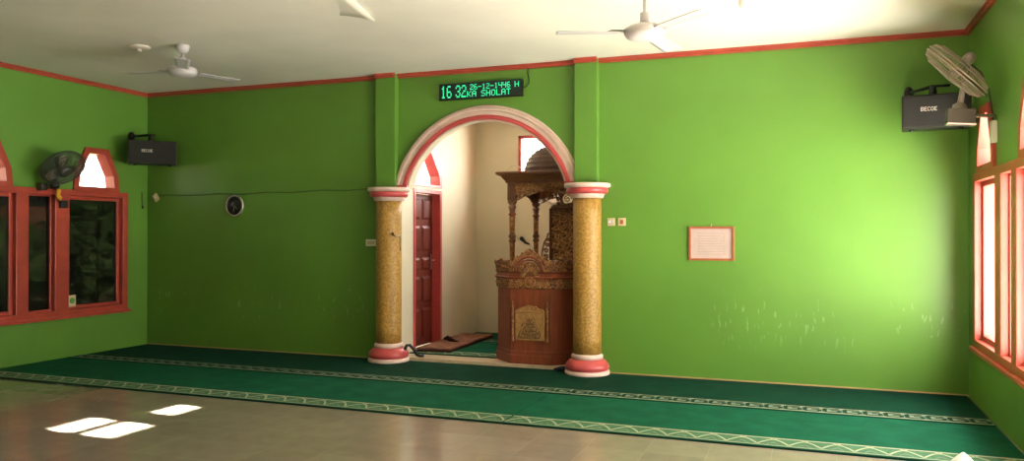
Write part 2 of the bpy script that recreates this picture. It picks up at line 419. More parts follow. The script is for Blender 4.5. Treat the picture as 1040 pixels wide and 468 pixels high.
# side walls with their windows
ZB, ZT = 0.49, 1.975
def trap(c, o=0.0):
    """the tapering ventilation light above a wide pane; o shrinks the outline"""
    w = [(-.33+o, 1.975+o*0.7), (-.315+o, 2.17), (-.165+o*0.75, 2.50-o), (.165-o*0.75, 2.50-o), (.315-o, 2.17), (.33-o, 1.975+o*0.7)]
    return [(c+a, b) for a, b in w]
UNITS = [(-0.34, -2.72), (-3.33, -5.71), (-6.60, -8.98)]
def unit_cs(y0): return y0-0.47, y0-1.90       # centres of the two wide panes
def side_wall(side):
    mp = (lambda u, v, n: Vector((-n, u, v))) if side == 'left' else (lambda u, v, n: Vector((W+n, u, v)))
    holes = []
    for y0, y1 in UNITS:
        holes.append([(y1, ZB), (y0, ZB), (y0, ZT), (y1, ZT)])
        for c in unit_cs(y0): holes.append([(p[0], p[1]+0.012) for p in trap(c, 0.012)])
    if side == 'right':
        holes = holes[:3]       # one window, then an unseen doorway and slots, added to shape the sun
        holes += [[(-5.20, 0.03), (-3.00, 0.03), (-3.00, 1.92), (-5.20, 1.92)], [(-3.45, 2.05), (-3.09, 2.05), (-3.09, 2.15), (-3.45, 2.15)], [(-3.40, 2.165), (-3.09, 2.165), (-3.09, 2.27), (-3.40, 2.27)],
                  [(-4.12, 2.115), (-3.72, 2.115), (-3.72, 2.245), (-4.12, 2.245)], [(-4.12, 2.262), (-3.72, 2.262), (-3.72, 2.37), (-4.12, 2.37)]]
    w = MB(); w.holed([(-DEP-0.15, 0.0), (0.0, 0.0), (0.0, H+0.1), (-DEP-0.15, H+0.1)], holes, mp, 0.15, 'green', 'red', 'render')
    struct(w.build('wall_'+side))
    return mp
def bar(mb, mp, a, b, n0, n1, m):
    """a box from (u,z) a to b between depths n0 and n1"""
    p, q = mp(a[0], a[1], n0), mp(b[0], b[1], n1)
    lo = [min(p[k], q[k]) for k in range(3)]; hi = [max(p[k], q[k]) for k in range(3)]
    mb.box2(lo, hi, m)
def window_unit(num, mp, y0, y1, gl, grille):
    root = struct(empty('window_%d' % num, mp(y0, ZB, 0)))
    F0, F1 = -0.028, 0.125
    fr = MB(); w = 0.085
    bar(fr, mp, (y0, ZB), (y1, ZB+0.075), F0, F1, 'red'); bar(fr, mp, (y0, ZT-0.07), (y1, ZT), F0, F1, 'red')
    xs = [(y0, y0-w), (y0-0.86, y0-1.05), (y0-1.38, y0-1.53), (y1+w, y1)]
    for a, b in xs: bar(fr, mp, (a, ZB+0.07), (b, ZT-0.065), F0, F1, 'red')
    bar(fr, mp, (y0+0.02, ZB-0.025), (y1-0.02, ZB+0.012), F0-0.03, 0.0, 'red')
    struct(fr.build('window_frame', root, bevel=0.006))
    panes = [(xs[0][1], xs[1][0]), (xs[1][1], xs[2][0]), (xs[2][1], xs[3][0])]
    for k, (a, b) in enumerate(panes):
        s = MB(); t = 0.042 if k != 1 else 0.02
        za, zb = ZB+0.075, ZT-0.07
        for q in (((a, za), (a-t, zb)), ((b+t, za), (b, zb)), ((a-t, za), (b+t, za+t)), ((a-t, zb-t), (b+t, zb))): bar(s, mp, q[0], q[1], 0.03, 0.075, 'red')
        so = struct(s.build('window_sash', root, bevel=0.004))
        p = MB(); bar(p, mp, (a-t+0.004, za+t-0.004), (b+t-0.004, zb-t+0.004), 0.05, 0.055, gl); struct(p.build('glass_pane', so))
    for c in unit_cs(y0):
        v = MB(); O, I = trap(c), trap(c, 0.072)
        v.holed(O, [I], lambda u, z, n: mp(u, z, F0+n), F1-F0, 'red')
        vo = struct(v.build('vent_frame', root, bevel=0.004))
        p = MB(); n_ = (mp(0, 0, 1)-mp(0, 0, 0)); p.prism(trap(c, 0.066), mp(0, 0, 0.06), Y, Z, n_, 0.005, 'clear'); struct(p.build('glass_pane', vo))
    if grille:
        q = MB()
        for a, b in (panes[0], panes[2]):
            for k in (0.34, 0.66): y = a+(b-a)*k; q.tube([mp(y, ZB, 0.10), mp(y, ZT, 0.10)], 0.009, 'iron', 6)
            for z in (1.62, 1.74): q.tube([mp(a, z, 0.10), mp(b, z, 0.10)], 0.007, 'iron', 6)
        struct(q.build('window_grille', root))
mpl = side_wall('left'); mpr = side_wall('right')
for k, (y0, y1) in enumerate(UNITS):
    window_unit(k+1, mpl, y0, y1, 'tint', True)
    portal('daylight_portal', (-0.16, (y0+y1)/2, 2.23), (1, 0, 0), 2.4, 0.55)
    if k > 0: continue
    window_unit(k+4, mpr, y0, y1, 'clear', False)
    daylight('window_daylight', (W+0.24, (y0+y1)/2, 1.38), (-1, 0, 0.08), 2.5, 2.2, WIN[k])
    daylight('yard_bounce_fill', (W+1.5, (y0+y1)/2, 0.05), (-0.5, 0, 0.87), 2.6, 1.8, YARD_FILL[k], (1.0, 0.93, 0.80))
portal('doorway_portal', (W+0.16, -3.66, 1.2), (-1, 0, 0), 1.4, 2.5)
daylight('yard_bounce_fill', (W+1.3, -3.66, 0.05), (-0.5, 0, 0.87), 1.4, 1.8, YARD_FILL[1], (1.0, 0.93, 0.80))
# wall behind the camera

fw = MB(); fw.box2((-0.15, -DEP-0.15, 0.0), (W+0.15, -DEP, H+0.1), 'green'); struct(fw.build('wall_front'))

# ------------------------------------------------------------------ the prayer niche behind the arch
NX0, NX1, NY, NZ, NF = 3.68, 5.98, 2.40, 3.05, 0.045
nf = MB(); nf.box2((XL+0.006, -0.005, -0.10), (XR-0.006, 0.15, NF), 'step'); nf.box2((NX0-0.1, 0.15, -0.10), (NX1+0.1, NY+0.1, NF), 'step'); struct(nf.build('floor_niche', bevel=0.006))
nw = MB(); nw.box2((NX0-0.15, 0.15, NZ), (NX1+0.15, NY+0.15, NZ+0.1), 'beige'); struct(nw.build('ceiling_niche'))
nr = MB(); nr.box2((NX1, 0.15, 0), (NX1+0.15, NY+0.15, NZ), 'beige'); struct(nr.build('wall_niche_right'))
WX0, WX1, WZ0, WZ1 = 4.33, 5.45, 2.10, 2.84
nb = MB(); nb.holed([(NX0-0.15, 0), (NX1+0.15, 0), (NX1+0.15, NZ), (NX0-0.15, NZ)], [[(WX0, WZ0), (WX1, WZ0), (WX1, WZ1), (WX0, WZ1)]], lambda u, v, n: Vector((u, NY+n, v)), 0.15, 'beige', 'beige', 'render'); struct(nb.build('wall_niche_back'))
w7 = struct(empty('window_7', (WX0, NY, WZ0))); wf = MB(); t = 0.045
for a, b in (((WX0, WZ0), (WX0+t, WZ1)), ((WX1-t, WZ0), (WX1, WZ1)), ((WX0, WZ1-t), (WX1, WZ1)), ((WX0, WZ0), (WX1, WZ0+t)), (((WX0+WX1)/2-0.02, WZ0), ((WX0+WX1)/2+0.02, WZ1))):
    wf.box2((a[0], NY-0.02, a[1]), (b[0], NY+0.10, b[1]), 'pink')
struct(wf.build('window_frame', w7, bevel=0.004))
gp = MB(); gp.box2((WX0+t-.004, NY+0.05, WZ0+t-.004), (WX1-t+.004, NY+0.055, WZ1-t+.004), 'clear'); struct(gp.build('glass_pane', w7))
daylight('niche_daylight', ((WX0+WX1)/2, NY+0.30, (WZ0+WZ1)/2+0.05), (0, -1, -0.1), 1.2, 0.9, NICHE)
# left wall of the niche: doorway and the tapering light over it
DY0, DY1, DZ = 0.46, 1.24, 2.015
def ntrap(o=0.0):
    w = [(-.39+o, 2.05+o*0.5), (-.375+o, 2.20), (-.10+o*0.75, 2.56-o), (.10-o*0.75, 2.56-o), (.375-o, 2.20), (.39-o, 2.05+o*0.5)]
    return [(0.85+a, b) for a, b in w]
nmap = lambda u, v, n: Vector((NX0-n, u, v))
nl = MB(); nl.holed([(0.15, 0), (DY0, 0), (DY0, DZ), (DY1, DZ), (DY1, 0), (NY+0.0, 0), (NY+0.0, NZ), (0.15, NZ)], [ntrap(0.01)], nmap, 0.16, 'beige', 'beige', 'render'); struct(nl.build('wall_niche_left'))
d1 = struct(empty('door_1', (NX0, DY0, NF)))
df = MB()
df.box2((NX0-0.15, DY0, NF), (NX0+0.012, DY0+0.05, DZ), 'pink'); df.box2((NX0-0.15, DY1-0.06, NF), (NX0+0.012, DY1, DZ), 'pink'); df.box2((NX0-0.15, DY0+0.05, DZ-0.05), (NX0+0.012, DY1-0.06, DZ), 'pink')
struct(df.build('door_frame', d1, bevel=0.004))
dl = MB(); lx = NX0-0.10; ya, yb = DY0+0.055, DY1-0.065
dl.box2((lx-0.03, ya, NF+0.01), (lx, yb, DZ-0.055), 'doorwood')
zs = [0.16, 0.50, 0.86, 1.06, 1.40, 1.74, 1.90]
for z0, z1 in ((0.15, 0.52), (0.60, 0.92), (1.00, 1.16), (1.24, 1.56), (1.64, 1.90)):
    for u0, u1 in ((ya+0.07, (ya+yb)/2-0.03), ((ya+yb)/2+0.03, yb-0.07)):
        A = [(u0, z0), (u1, z0), (u1, z1), (u0, z1)]; B = [(u0+.03, z0+.03), (u1-.03, z0+.03), (u1-.03, z1-.03), (u0+.03, z1-.03)]
        i = dl.mi('doorwood'); va = [dl.b.verts.new((lx+0.001, *p)) for p in A]; vb = [dl.b.verts.new((lx+0.018, *p)) for p in B]
        for j in range(4): dl.face([va[j], va[(j+1) % 4], vb[(j+1) % 4], vb[j]], i)
        dl.face(vb, i)
leaf_o = struct(dl.build('door_leaf', d1, bevel=0.002))
dh = MB(); dh.box2((lx, yb-0.055, 1.0), (lx+0.008, yb-0.02, 1.2), 'steel'); dh.tube([(lx+.005, yb-.037, 1.12), (lx+.05, yb-.037, 1.12), (lx+.055, yb-.12, 1.115)], 0.008, 'steel'); struct(dh.build('door_handle', d1))
w8 = struct(empty('window_8', (NX0, 0.85, 2.05))); vf = MB(); vf.holed(ntrap(), [ntrap(0.06)], lambda u, z, n: nmap(u, z, n-0.015), 0.14, 'pink'); struct(vf.build('window_frame', w8, bevel=0.004))
gp = MB(); gp.prism(ntrap(0.055), nmap(0, 0, 0.06), Y, Z, (-1, 0, 0), 0.005, 'clear'); struct(gp.build('glass_pane', w8))
daylight('niche_daylight', (NX0-0.45, 0.80, 2.35), (1, 0, 0), 0.9, 0.7, 9.0)

# ------------------------------------------------------------------ arch moulding
am = thing('arch_moulding', 'pinkish white and rose plaster arch moulding around the niche opening', 'arch', (AC, 0, SPR))
def arch_band(name, r0, r1, y0, y1, m, parent, foot=True):
    mb = MB(); i = mb.mi(m); N = 56; rows = []
    # cross-section: a rounded band from r0 to r1 standing y0..y1 out of the wall
    sec = [(r0, y0), (r0, y1+0.006), (r0+0.006, y1), (r1-0.006, y1), (r1, y1+0.006), (r1, y0)]
    for k in range(N+1):
        row = []
        for r, y in sec:
            s0 = math.asin((SPR-AZ)/r); a = s0+(PI-2*s0)*k/N
            row.append(mb.b.verts.new((AC-r*math.cos(a), y, AZ+r*math.sin(a))))
        rows.append(row)
    for k in range(N):
        for j in range(len(sec)): mb.face([rows[k][j], rows[k][(j+1) % 6], rows[k+1][(j+1) % 6], rows[k+1][j]], i, j not in (2,))
    mb.face(rows[0], i); mb.face(rows[-1], i)
    o = mb.build(name, parent); return o
arch_band('inner_fillet', 0.972, 0.996, -0.001, -0.020, 'pinkwhite', am)
arch_band('rose_band', 0.996, 1.040, -0.001, -0.045, 'pink', am)
arch_band('white_band', 1.040, 1.088, -0.001, -0.034, 'pinkwhite', am)
arch_band('white_band', 1.088, 1.126, -0.001, -0.048, 'pinkwhite', am)
arch_band('outer_fillet', 1.126, 1.150, -0.001, -0.026, 'pinkwhite', am)
for s in (-1, 1):
    fb = MB(); x0 = AC+s*0.935; x1 = AC+s*1.14
    fb.box2((min(x0, x1), -0.052, SPR-0.004), (max(x0, x1), -0.001, SPR+0.032), 'pink'); fb.build('rose_foot', am, bevel=0.004)

# ------------------------------------------------------------------ columns
def column(x, label):
    r = thing('column', label, 'column', (x, -0.10, 0.0), 'gold columns of the arch')
    y = -0.10; R0 = 0.146
    b = MB(); b.lathe([(0.225, 0.0), (0.236, 0.02), (0.232, 0.045), (0.20, 0.052)], 'pinkwhite', (x, y, 0), 40); b.build('plinth', r)
    b = MB(); b.lathe([(0.20, 0.050), (0.222, 0.060), (0.230, 0.085), (0.222, 0.115), (0.19, 0.150), (0.166, 0.168)], 'pink', (x, y, 0), 40); b.build('base_torus', r)
    b = MB(); b.lathe([(0.164, 0.166), (0.164, 0.205), (R0+0.004, 0.220)], 'pinkwhite', (x, y, 0), 40); b.build('base_collar', r)
    b = MB(); b.lathe([(R0, 0.215+k*(1.835-0.215)/10) for k in range(11)], 'gold_col', (x, y, 0), 48); b.build('shaft', r)
    b = MB(); b.lathe([(R0+0.004, 1.83), (0.168, 1.835), (0.175, 1.865), (0.19, 1.875)], 'pinkwhite', (x, y, 0), 40); b.build('capital_collar', r)
    b = MB(); b.lathe([(0.188, 1.873), (0.212, 1.885), (0.220, 1.912), (0.212, 1.938)], 'pink', (x, y, 0), 40); b.build('capital_torus', r)
    b = MB(); b.lathe([(0.212, 1.936), (0.236, 1.945), (0.242, 1.965), (0.236, 1.984), (0.05, 1.986)], 'pinkwhite', (x, y, 0), 40); b.build('capital_disc', r)
    return r
column(3.66, 'mottled gold round column left of the niche, with rose base and capital')
column(6.00, 'mottled gold round column right of the niche, beside the wooden pulpit')

# ------------------------------------------------------------------ carpets
def carpet_slab(mb, x0, x1, y0, y1, z0, h, m):
    mb.box2((x0, y0, z0), (x1, y1, z0+h), m)
def quad(mb, pts, z, m):
    i = mb.mi(m); mb.face([mb.b.verts.new((p[0], p[1], z)) for p in pts], i)
def line_quad(mb, a, b, w, z, m):
    a, b = Vector(a), Vector(b); t = (b-a).normalized(); n_ = Vector((-t.y, t.x))*w/2
    quad(mb, [a-n_, b-n_, b+n_, a+n_], z, m)
def key_band(mb, x0, x1, y0, y1, z):
    """border of interlocking dark keys on a grey ground, between two cream lines"""
    quad(mb, [(x0, y0), (x1, y0), (x1, y1), (x0, y1)], z, 'greypile')
    for yy in (y0+0.012, y1-0.012): quad(mb, [(x0, yy-.009), (x1, yy-.009), (x1, yy+.009), (x0, yy+.009)], z+.0006, 'cream')
    h = (y1-y0)-0.075; yc = (y0+y1)/2; p = 0.15; n_ = int((x1-x0)/p); p = (x1-x0)/n_
    for k in range(n_):
        a = x0+p*(k+0.12); w = p*0.74; t = 0.034
        for q in (((a, yc-h/2), (a+w, yc-h/2)), ((a, yc+h/2), (a+w, yc+h/2)), ((a, yc-h/2), (a, yc+h/2)), ((a+w, yc-h/2), (a+w, yc+0.01)), ((a+w*0.45, yc+0.01), (a+w, yc+0.01))):
            line_quad(mb, q[0], q[1], t, z+.0012, 'carpetdark')
def arch_border(mb, x0, x1, y0, y1, z):
    """border of pointed cream arches on sage, edged with cream and dark lines"""
    quad(mb, [(x0, y0), (x1, y0), (x1, y1), (x0, y1)], z, 'olive')
    quad(mb, [(x0, y1-0.022), (x1, y1-0.022), (x1, y1), (x0, y1)], z+.0006, 'cream')
    quad(mb, [(x0, y0), (x1, y0), (x1, y0+0.014), (x0, y0+0.014)], z+.0006, 'cream')
    p = 0.20; n_ = int((x1-x0)/p); p = (x1-x0)/n_
    for k in range(n_):
        a = x0+p*k; hi, lo = y1-0.05, y0+0.03
        prev = None
        for j in range(9):
            u = j/8; yy = lo+(hi-lo)*(1-abs(2*u-1)**1.6); q = (a+p*u, yy)
            if prev: line_quad(mb, prev, q, 0.017, z+.0008, 'cream')
            prev = q
        line_quad(mb, (a+p*0.5, hi), (a+p*0.62, y1-0.02), 0.012, z+.0008, 'cream'); line_quad(mb, (a+p*0.5, hi), (a+p*0.38, y1-0.02), 0.012, z+.0008, 'cream')
        line_quad(mb, (a+p*0.3, lo+0.0), (a+p*0.5, lo+0.06), 0.009, z+.0008, 'greypile'); line_quad(mb, (a+p*0.7, lo+0.0), (a+p*0.5, lo+0.06), 0.009, z+.0008, 'greypile')
CG = 'green prayer carpet runners'
CH = 0.010
def runner(x0, x1, y0, y1, z, kind, label, pile):
    r = thing('carpet_runner', label, 'carpet', ((x0+x1)/2, (y0+y1)/2, z), CG)
    c = MB(); carpet_slab(c, x0, x1, y0, y1, z, CH, pile); c.build('pile', r, bevel=0.003)
    b = MB()
    if kind == 'key': key_band(b, x0+0.004, x1-0.004, y0+0.035, y0+0.235, z+CH+0.0008)
    else: arch_border(b, x0+0.004, x1-0.004, y0+0.035, y0+0.255, z+CH+0.0008)
    b.build('border_band', r, fix=False)
    e = MB(); carpet_slab(e, x0, x1, y0-0.006, y0+0.012, z, CH+0.003, 'carpetedge'); e.build('bound_edge', r, bevel=0.002)
    return r
runner(0.02, 6.12, -1.215, -0.012, 0.0, 'key', 'dark green carpet runner along the back wall, left length ending near the right column', 'carpetdark')
runner(6.125, W-0.02, -1.225, -0.012, 0.0, 'key', 'dark green carpet runner along the back wall, right length under the certificate', 'carpetdark')
runner(0.02, 5.945, -2.43, -1.232, 0.0, 'arch', 'green carpet runner with arched border, second row, left of the seam', 'carpet')
runner(5.952, W-0.02, -2.43, -1.238, 0.0, 'arch', 'green carpet runner with arched border, second row, right of the seam', 'carpet')
runner(NX0+0.05, 4.83, 0.27, 1.44, NF, 'arch', 'green carpet runner on the niche floor in front, under the folded rug', 'carpet')
runner(NX0+0.02, 4.83, 1.45, NY-0.02, NF, 'key', 'green carpet runner at the back of the niche floor', 'carpet')

# folded rug in the niche
rg = thing('folded_rug', 'brown folded prayer rug lying by the niche door', 'rug', (3.95, 1.1, NF+CH))
def rug_sheet(name, x0, x1, y0, y1, z, h, skew, m, seed):
    mb = MB(); i = mb.mi(m); na, nb_ = 10, 24; T, B = [], []
    for a in range(na+1):
        rt, rb = [], []
        for b in range(nb_+1):
            u, v = a/na, b/nb_
            x = x0+(x1-x0)*u+skew*v+0.012*noise.noise(Vector((v*4, seed, u))); y = y0+(y1-y0)*v+0.05*u
            ed = min(u, 1-u, v, 1-v); zz = z+h*(1 if ed > 0.05 else 0.75)+0.008*max(0, noise.noise(Vector((u*3+seed, v*6, 0))))
            rt.append(mb.b.verts.new((x, y, zz))); rb.append(mb.b.verts.new((x, y, z)))
        T.append(rt); B.append(rb)
    for a in range(na):
        for b in range(nb_):
            mb.face([T[a][b], T[a+1][b], T[a+1][b+1], T[a][b+1]], i, True); mb.face([B[a][b], B[a][b+1], B[a+1][b+1], B[a+1][b]], i)
    for b in range(nb_):
        mb.face([T[0][b], T[0][b+1], B[0][b+1], B[0][b]], i, True); mb.face([T[na][b+1], T[na][b], B[na][b], B[na][b+1]], i, True)
    for a in range(na):
        mb.face([T[a+1][0], T[a][0], B[a][0], B[a+1][0]], i, True); mb.face([T[a][nb_], T[a+1][nb_], B[a+1][nb_], B[a][nb_]], i, True)
    return mb.build(name, rg)
rug_sheet('lower_fold', 3.77, 4.20, 0.36, 1.86, NF+CH+.006, 0.020, -0.05, 'rugdark', 1.0)
rug_sheet('upper_fold', 3.765, 4.19, 0.38, 1.85, NF+CH+0.030, 0.020, -0.05, 'rug', 4.0)
fl = MB(); pts = [(3.76, 1.18, NF+.060), (3.84, 1.10, NF+.085), (3.92, 1.02, NF+.078), (4.00, 0.98, NF+.062), (4.06, 0.97, NF+.055)]
fl.tube(pts, [0.02, 0.032, 0.03, 0.022, 0.008], 'rugdark', 8); fl.build('turned_corner', rg)

# ------------------------------------------------------------------ the wooden pulpit (front at y=0.03, centre x=5.325)
PX, PY = 5.325, 0.03
pul = thing('pulpit', 'carved brown wooden pulpit with posts and domed canopy standing in the arched niche', 'pulpit', (PX, 0.9, NF))
def octa(o=0.0, back=0.62):
    """plan of the lectern: flat front, two 45 degree cheeks, straight sides; o moves it outward"""
    k = o*0.414
    return [(PX-0.235-k, PY-o), (PX+0.235+k, PY-o), (PX+0.475+o, PY+0.24-k), (PX+0.475+o, back), (PX-0.475-o, back), (PX-0.475-o, PY+0.24-k)]
def ring(mb, levels, m):
    """stack of lectern plans: levels = [(z, o)]"""
    i = mb.mi(m); rows = [[mb.b.verts.new((p[0], p[1], z)) for p in octa(o)] for z, o in levels]
    for a in range(len(rows)-1):
        for j in range(6): mb.face([rows[a][j], rows[a][(j+1) % 6], rows[a+1][(j+1) % 6], rows[a+1][j]], i)
    mb.face(list(reversed(rows[0])), i); mb.face(rows[-1], i)
b = MB(); ring(b, [(NF, 0.012), (NF+0.09, 0.012), (NF+0.10, 0.004), (NF+0.13, 0.004), (NF+0.14, 0.0)], 'wood'); b.build('plinth', pul, bevel=0.004)
b = MB(); ring(b, [(NF+0.14, -0.006), (0.865, -0.006)], 'wood'); b.build('lectern_body', pul, bevel=0.004)
b = MB(); ring(b, [(0.862, 0.0), (0.872, 0.012), (0.965, 0.012), (0.972, 0.02)], 'carve'); b.build('lower_frieze', pul)
b = MB(); ring(b, [(0.97, 0.022), (0.985, 0.03), (0.998, 0.012), (1.03, 0.006), (1.04, 0.02), (1.05, 0.026)], 'wood'); b.build('frieze_moulding', pul)
b = MB(); ring(b, [(1.048, 0.012), (1.10, 0.020), (1.15, 0.036), (1.158, 0.036)], 'carve'); b.build('upper_frieze', pul)
# cresting on top of the front and the cheeks, with scrolls
def arc_pts(c, r, a0_, a1_, y, n=24, sx=1.0): return [Vector((c[0]+sx*r*math.cos(a0_+(a1_-a0_)*k/n), y, c[1]+r*math.sin(a0_+(a1_-a0_)*k/n))) for k in range(n+1)]
cb_ = MB()
out = [(-.25, 1.10), (-.25, 1.165), (-.215, 1.175), (-.19, 1.16), (-.17, 1.20), (-.145, 1.225), (-.12, 1.215), (-.09, 1.245), (-.055, 1.262), (-.03, 1.285), (0, 1.30)]
out = out+[(-x, z) for x, z in reversed(out[:-1])]
arcin = [(0.165*math.cos(PI*k/16), 1.06+0.135*math.sin(PI*k/16)) for k in range(17)]
cb_.prism(out+[(0.165, 1.10)]+arcin[1:-1]+[(-0.165, 1.10)], (PX, PY-0.025, 0), X, Z, Y, 0.035, 'carve')
for s in (-1, 1):
    for cx, cz, r in ((0.205, 1.135, 0.028), (0.14, 1.188, 0.026), (0.075, 1.232, 0.024), (0.025, 1.262, 0.02)):
        cb_.tube(spiral((PX+s*cx, PY-0.03, cz), r, 1.6, X*s, Z, 0.6), 0.006, 'goldwood', 6)
cb_.build('front_cresting', pul)
ab = MB()
ab.tube(arc_pts((PX, 1.05), 0.160, 0, PI, PY-0.034), 0.016, 'wood', 8); ab.tube(arc_pts((PX, 1.05), 0.130, 0, PI, PY-0.03), 0.010, 'wooddark', 8)
ab.build('arch_moulding', pul)
md = MB(); N = 13                                   # fan of petals round a turned boss
md.prism([(0.118*math.cos(PI*k/20), 0.118*math.sin(PI*k/20)) for k in range(21)], (PX, PY-0.018, 0.99), X, Z, Y, 0.012, 'wooddark')
for k in range(N):
    a = PI*(k+0.5)/N; c = Vector((PX+0.085*math.cos(a), PY-0.022, 0.985+0.085*math.sin(a))); d = Vector((math.cos(a), 0, math.sin(a)))
    md.tube([c-d*0.03, c-d*0.01, c+d*0.015, c+d*0.03], [0.004, 0.009, 0.011, 0.004], 'goldwood', 6)
mxx = Matrix.Rotation(PI/2, 3, 'X')
md.lathe([(0.062, 0.0), (0.062, 0.012), (0.05, 0.018), (0.042, 0.012), (0.03, 0.014), (0.022, 0.026), (0.006, 0.03)], ['wooddark', 'goldwood', 'goldwood', 'wooddark', 'goldwood', 'goldwood'], (PX, PY-0.012, 0.935), 24, mxx)
md.tube(spiral((PX, PY-0.034, 0.935), 0.035, 1.5, X, Z), 0.005, 'goldwood', 6)
md.build('fan_medallion', pul)
# crown scrolls on the cheeks
for s in (-1, 1):
    ck = MB(); ck2 = MB(); Uc = Vector((0.7071, s*0.7071, 0)) if s > 0 else Vector((-0.7071, 0.7071, 0)); nc = Vector((0.7071*s, -0.7071, 0))
    mid = Vector((PX+s*0.355, PY+0.12, 0))
    for q in (-1, 1):
        for du, dz, r in ((0.04, 1.10, 0.022), (0.085, 1.105, 0.02), (0.13, 1.095, 0.018), (0.05, 0.918, 0.026), (0.11, 0.918, 0.026)):
            (ck if dz > 1 else ck2).tube(spiral(mid+Uc*du*q+nc*0.032+Z*dz, r, 1.5, Uc*q, Z, 0.4), 0.005, 'goldwood', 6)
    ck.prism([(-.165, 1.15), (-.165, 1.175), (-.08, 1.165), (-.04, 1.18), (0, 1.195), (.04, 1.18), (.08, 1.165), (.165, 1.175), (.165, 1.15)], mid+nc*0.03, Uc, Z, -nc, 0.03, 'carve')
    ck2.tube([mid+Uc*u+nc*0.030+Z*0.918 for u in (-.155, 0, .155)], 0.006, 'goldwood', 6)
    ck.build('cheek_crown', pul); ck2.build('cheek_scrollwork', pul)
for s in (-1, 1):
    fs_ = MB()
    for du in (0.10, 0.155, 0.21): fs_.tube(spiral((PX+s*du, PY-0.018, 0.918), 0.026, 1.5, X*s, Z, 0.3), 0.0055, 'goldwood', 6)
    fs_.build('front_scrollwork', pul)
# sloping reading board behind the cresting
rb_ = MB(); mx = Matrix.Rotation(math.radians(-10), 3, 'X'); rb_.box((PX, PY+0.33, 1.12), (0.86, 0.46, 0.02), 'wood', mx); rb_.build('reading_board', pul, bevel=0.004)
# carved inscription panel with two colonnettes
pn = MB(); z0, z1 = 0.305, 0.700
poly = [(-.165, z0), (.165, z0), (.165, 0.62)]+[(.165-.02*k, 0.62+0.012*math.sin(k*1.6)+0.055*math.sin(PI*k/16)) for k in range(1, 16)]+[(-.165, 0.62)]
pn.prism(poly, (PX, PY-0.012, 0), X, Z, Y, 0.02, 'panel')
plate = pn.build('inscription_panel', pul, bevel=0.002)
sc_ = MB()                                            # carved strokes arranged in a triangle
rr = random.Random(3)
for row in range(6):
    zc = 0.345+0.038*row; hw = 0.115-0.017*row; n_ = max(2, 7-row)
    for k in range(n_):
        cx = -hw+2*hw*(k+0.5)/n_
        if rr.random() < 0.5: sc_.tube(spiral((PX+cx, PY-0.014, zc), 0.013+0.004*rr.random(), 1.1, X, Z, rr.random()*6), 0.0032, 'iron_brown', 5)
        else: sc_.tube([(PX+cx-0.016, PY-0.014, zc-0.008), (PX+cx-0.004, PY-0.014, zc-0.013), (PX+cx+0.010, PY-0.014, zc-0.004), (PX+cx+0.013, PY-0.014, zc+0.016)], 0.0034, 'iron_brown', 5)
    sc_.tube([(PX-hw, PY-0.0135, zc-0.018), (PX-hw*0.3, PY-0.0135, zc-0.021), (PX+hw, PY-0.0135, zc-0.016)], 0.0026, 'iron_brown', 5)
for s in (-1, 1): sc_.tube([(PX+s*0.135, PY-0.0135, 0.33), (PX+s*0.085, PY-0.0135, 0.47), (PX+s*0.03, PY-0.0135, 0.585)], [0.006, 0.008, 0.004], 'goldwood', 6)
sc_.build('carved_lettering', plate)
tp = MB(); tp.prism([(-.16, .615), (.16, .615), (.16, .632), (.06, .675), (0, .69), (-.06, .675), (-.16, .632)], (PX, PY-.0165, 0), X, Z, Y, 0.006, 'panel')
for s in (-1, 1):
    for cx, cz, r in ((0.03, 0.652, 0.018), (0.075, 0.645, 0.02), (0.125, 0.632, 0.018)): tp.tube(spiral((PX+s*cx, PY-0.016, cz), r, 1.5, X*s, Z), 0.0045, 'goldwood', 6)
tp.tube([(PX-.17, PY-.016, .61), (PX+.17, PY-.016, .61)], 0.006, 'goldwood', 6)
tp.build('panel_cresting', pul)
for s in (-1, 1):
    c_ = MB(); prof = [(0.004, 0.285), (0.014, 0.29), (0.017, 0.305), (0.012, 0.32), (0.016, 0.34), (0.011, 0.36), (0.012, 0.50), (0.016, 0.515), (0.011, 0.53), (0.012, 0.60), (0.016, 0.615), (0.01, 0.635), (0.014, 0.655), (0.010, 0.68), (0.003, 0.73)]
    c_.lathe(prof, 'goldwood', (PX+s*0.198, PY-0.010, 0), 14); c_.build('colonnette', pul)
# platform with the preacher's seat
b = MB(); b.box2((PX-0.475, 0.62, NF), (PX+0.475, 1.78, 0.34), 'wood'); b.build('platform', pul, bevel=0.006)
b = MB(); b.box2((PX-0.26, 1.12, 0.34), (PX+0.26, 1.50, 0.80), 'wooddark'); b.box2((PX-0.29, 1.08, 0.80), (PX+0.29, 1.50, 0.86), 'wood'); b.build('seat', pul, bevel=0.006)
for s in (-1, 1):
    b = MB(); b.box2((PX+s*0.475-0.015, 0.62, 0.34), (PX+s*0.475+0.015, 1.72, 0.90), 'wood'); b.build('side_rail', pul, bevel=0.004)
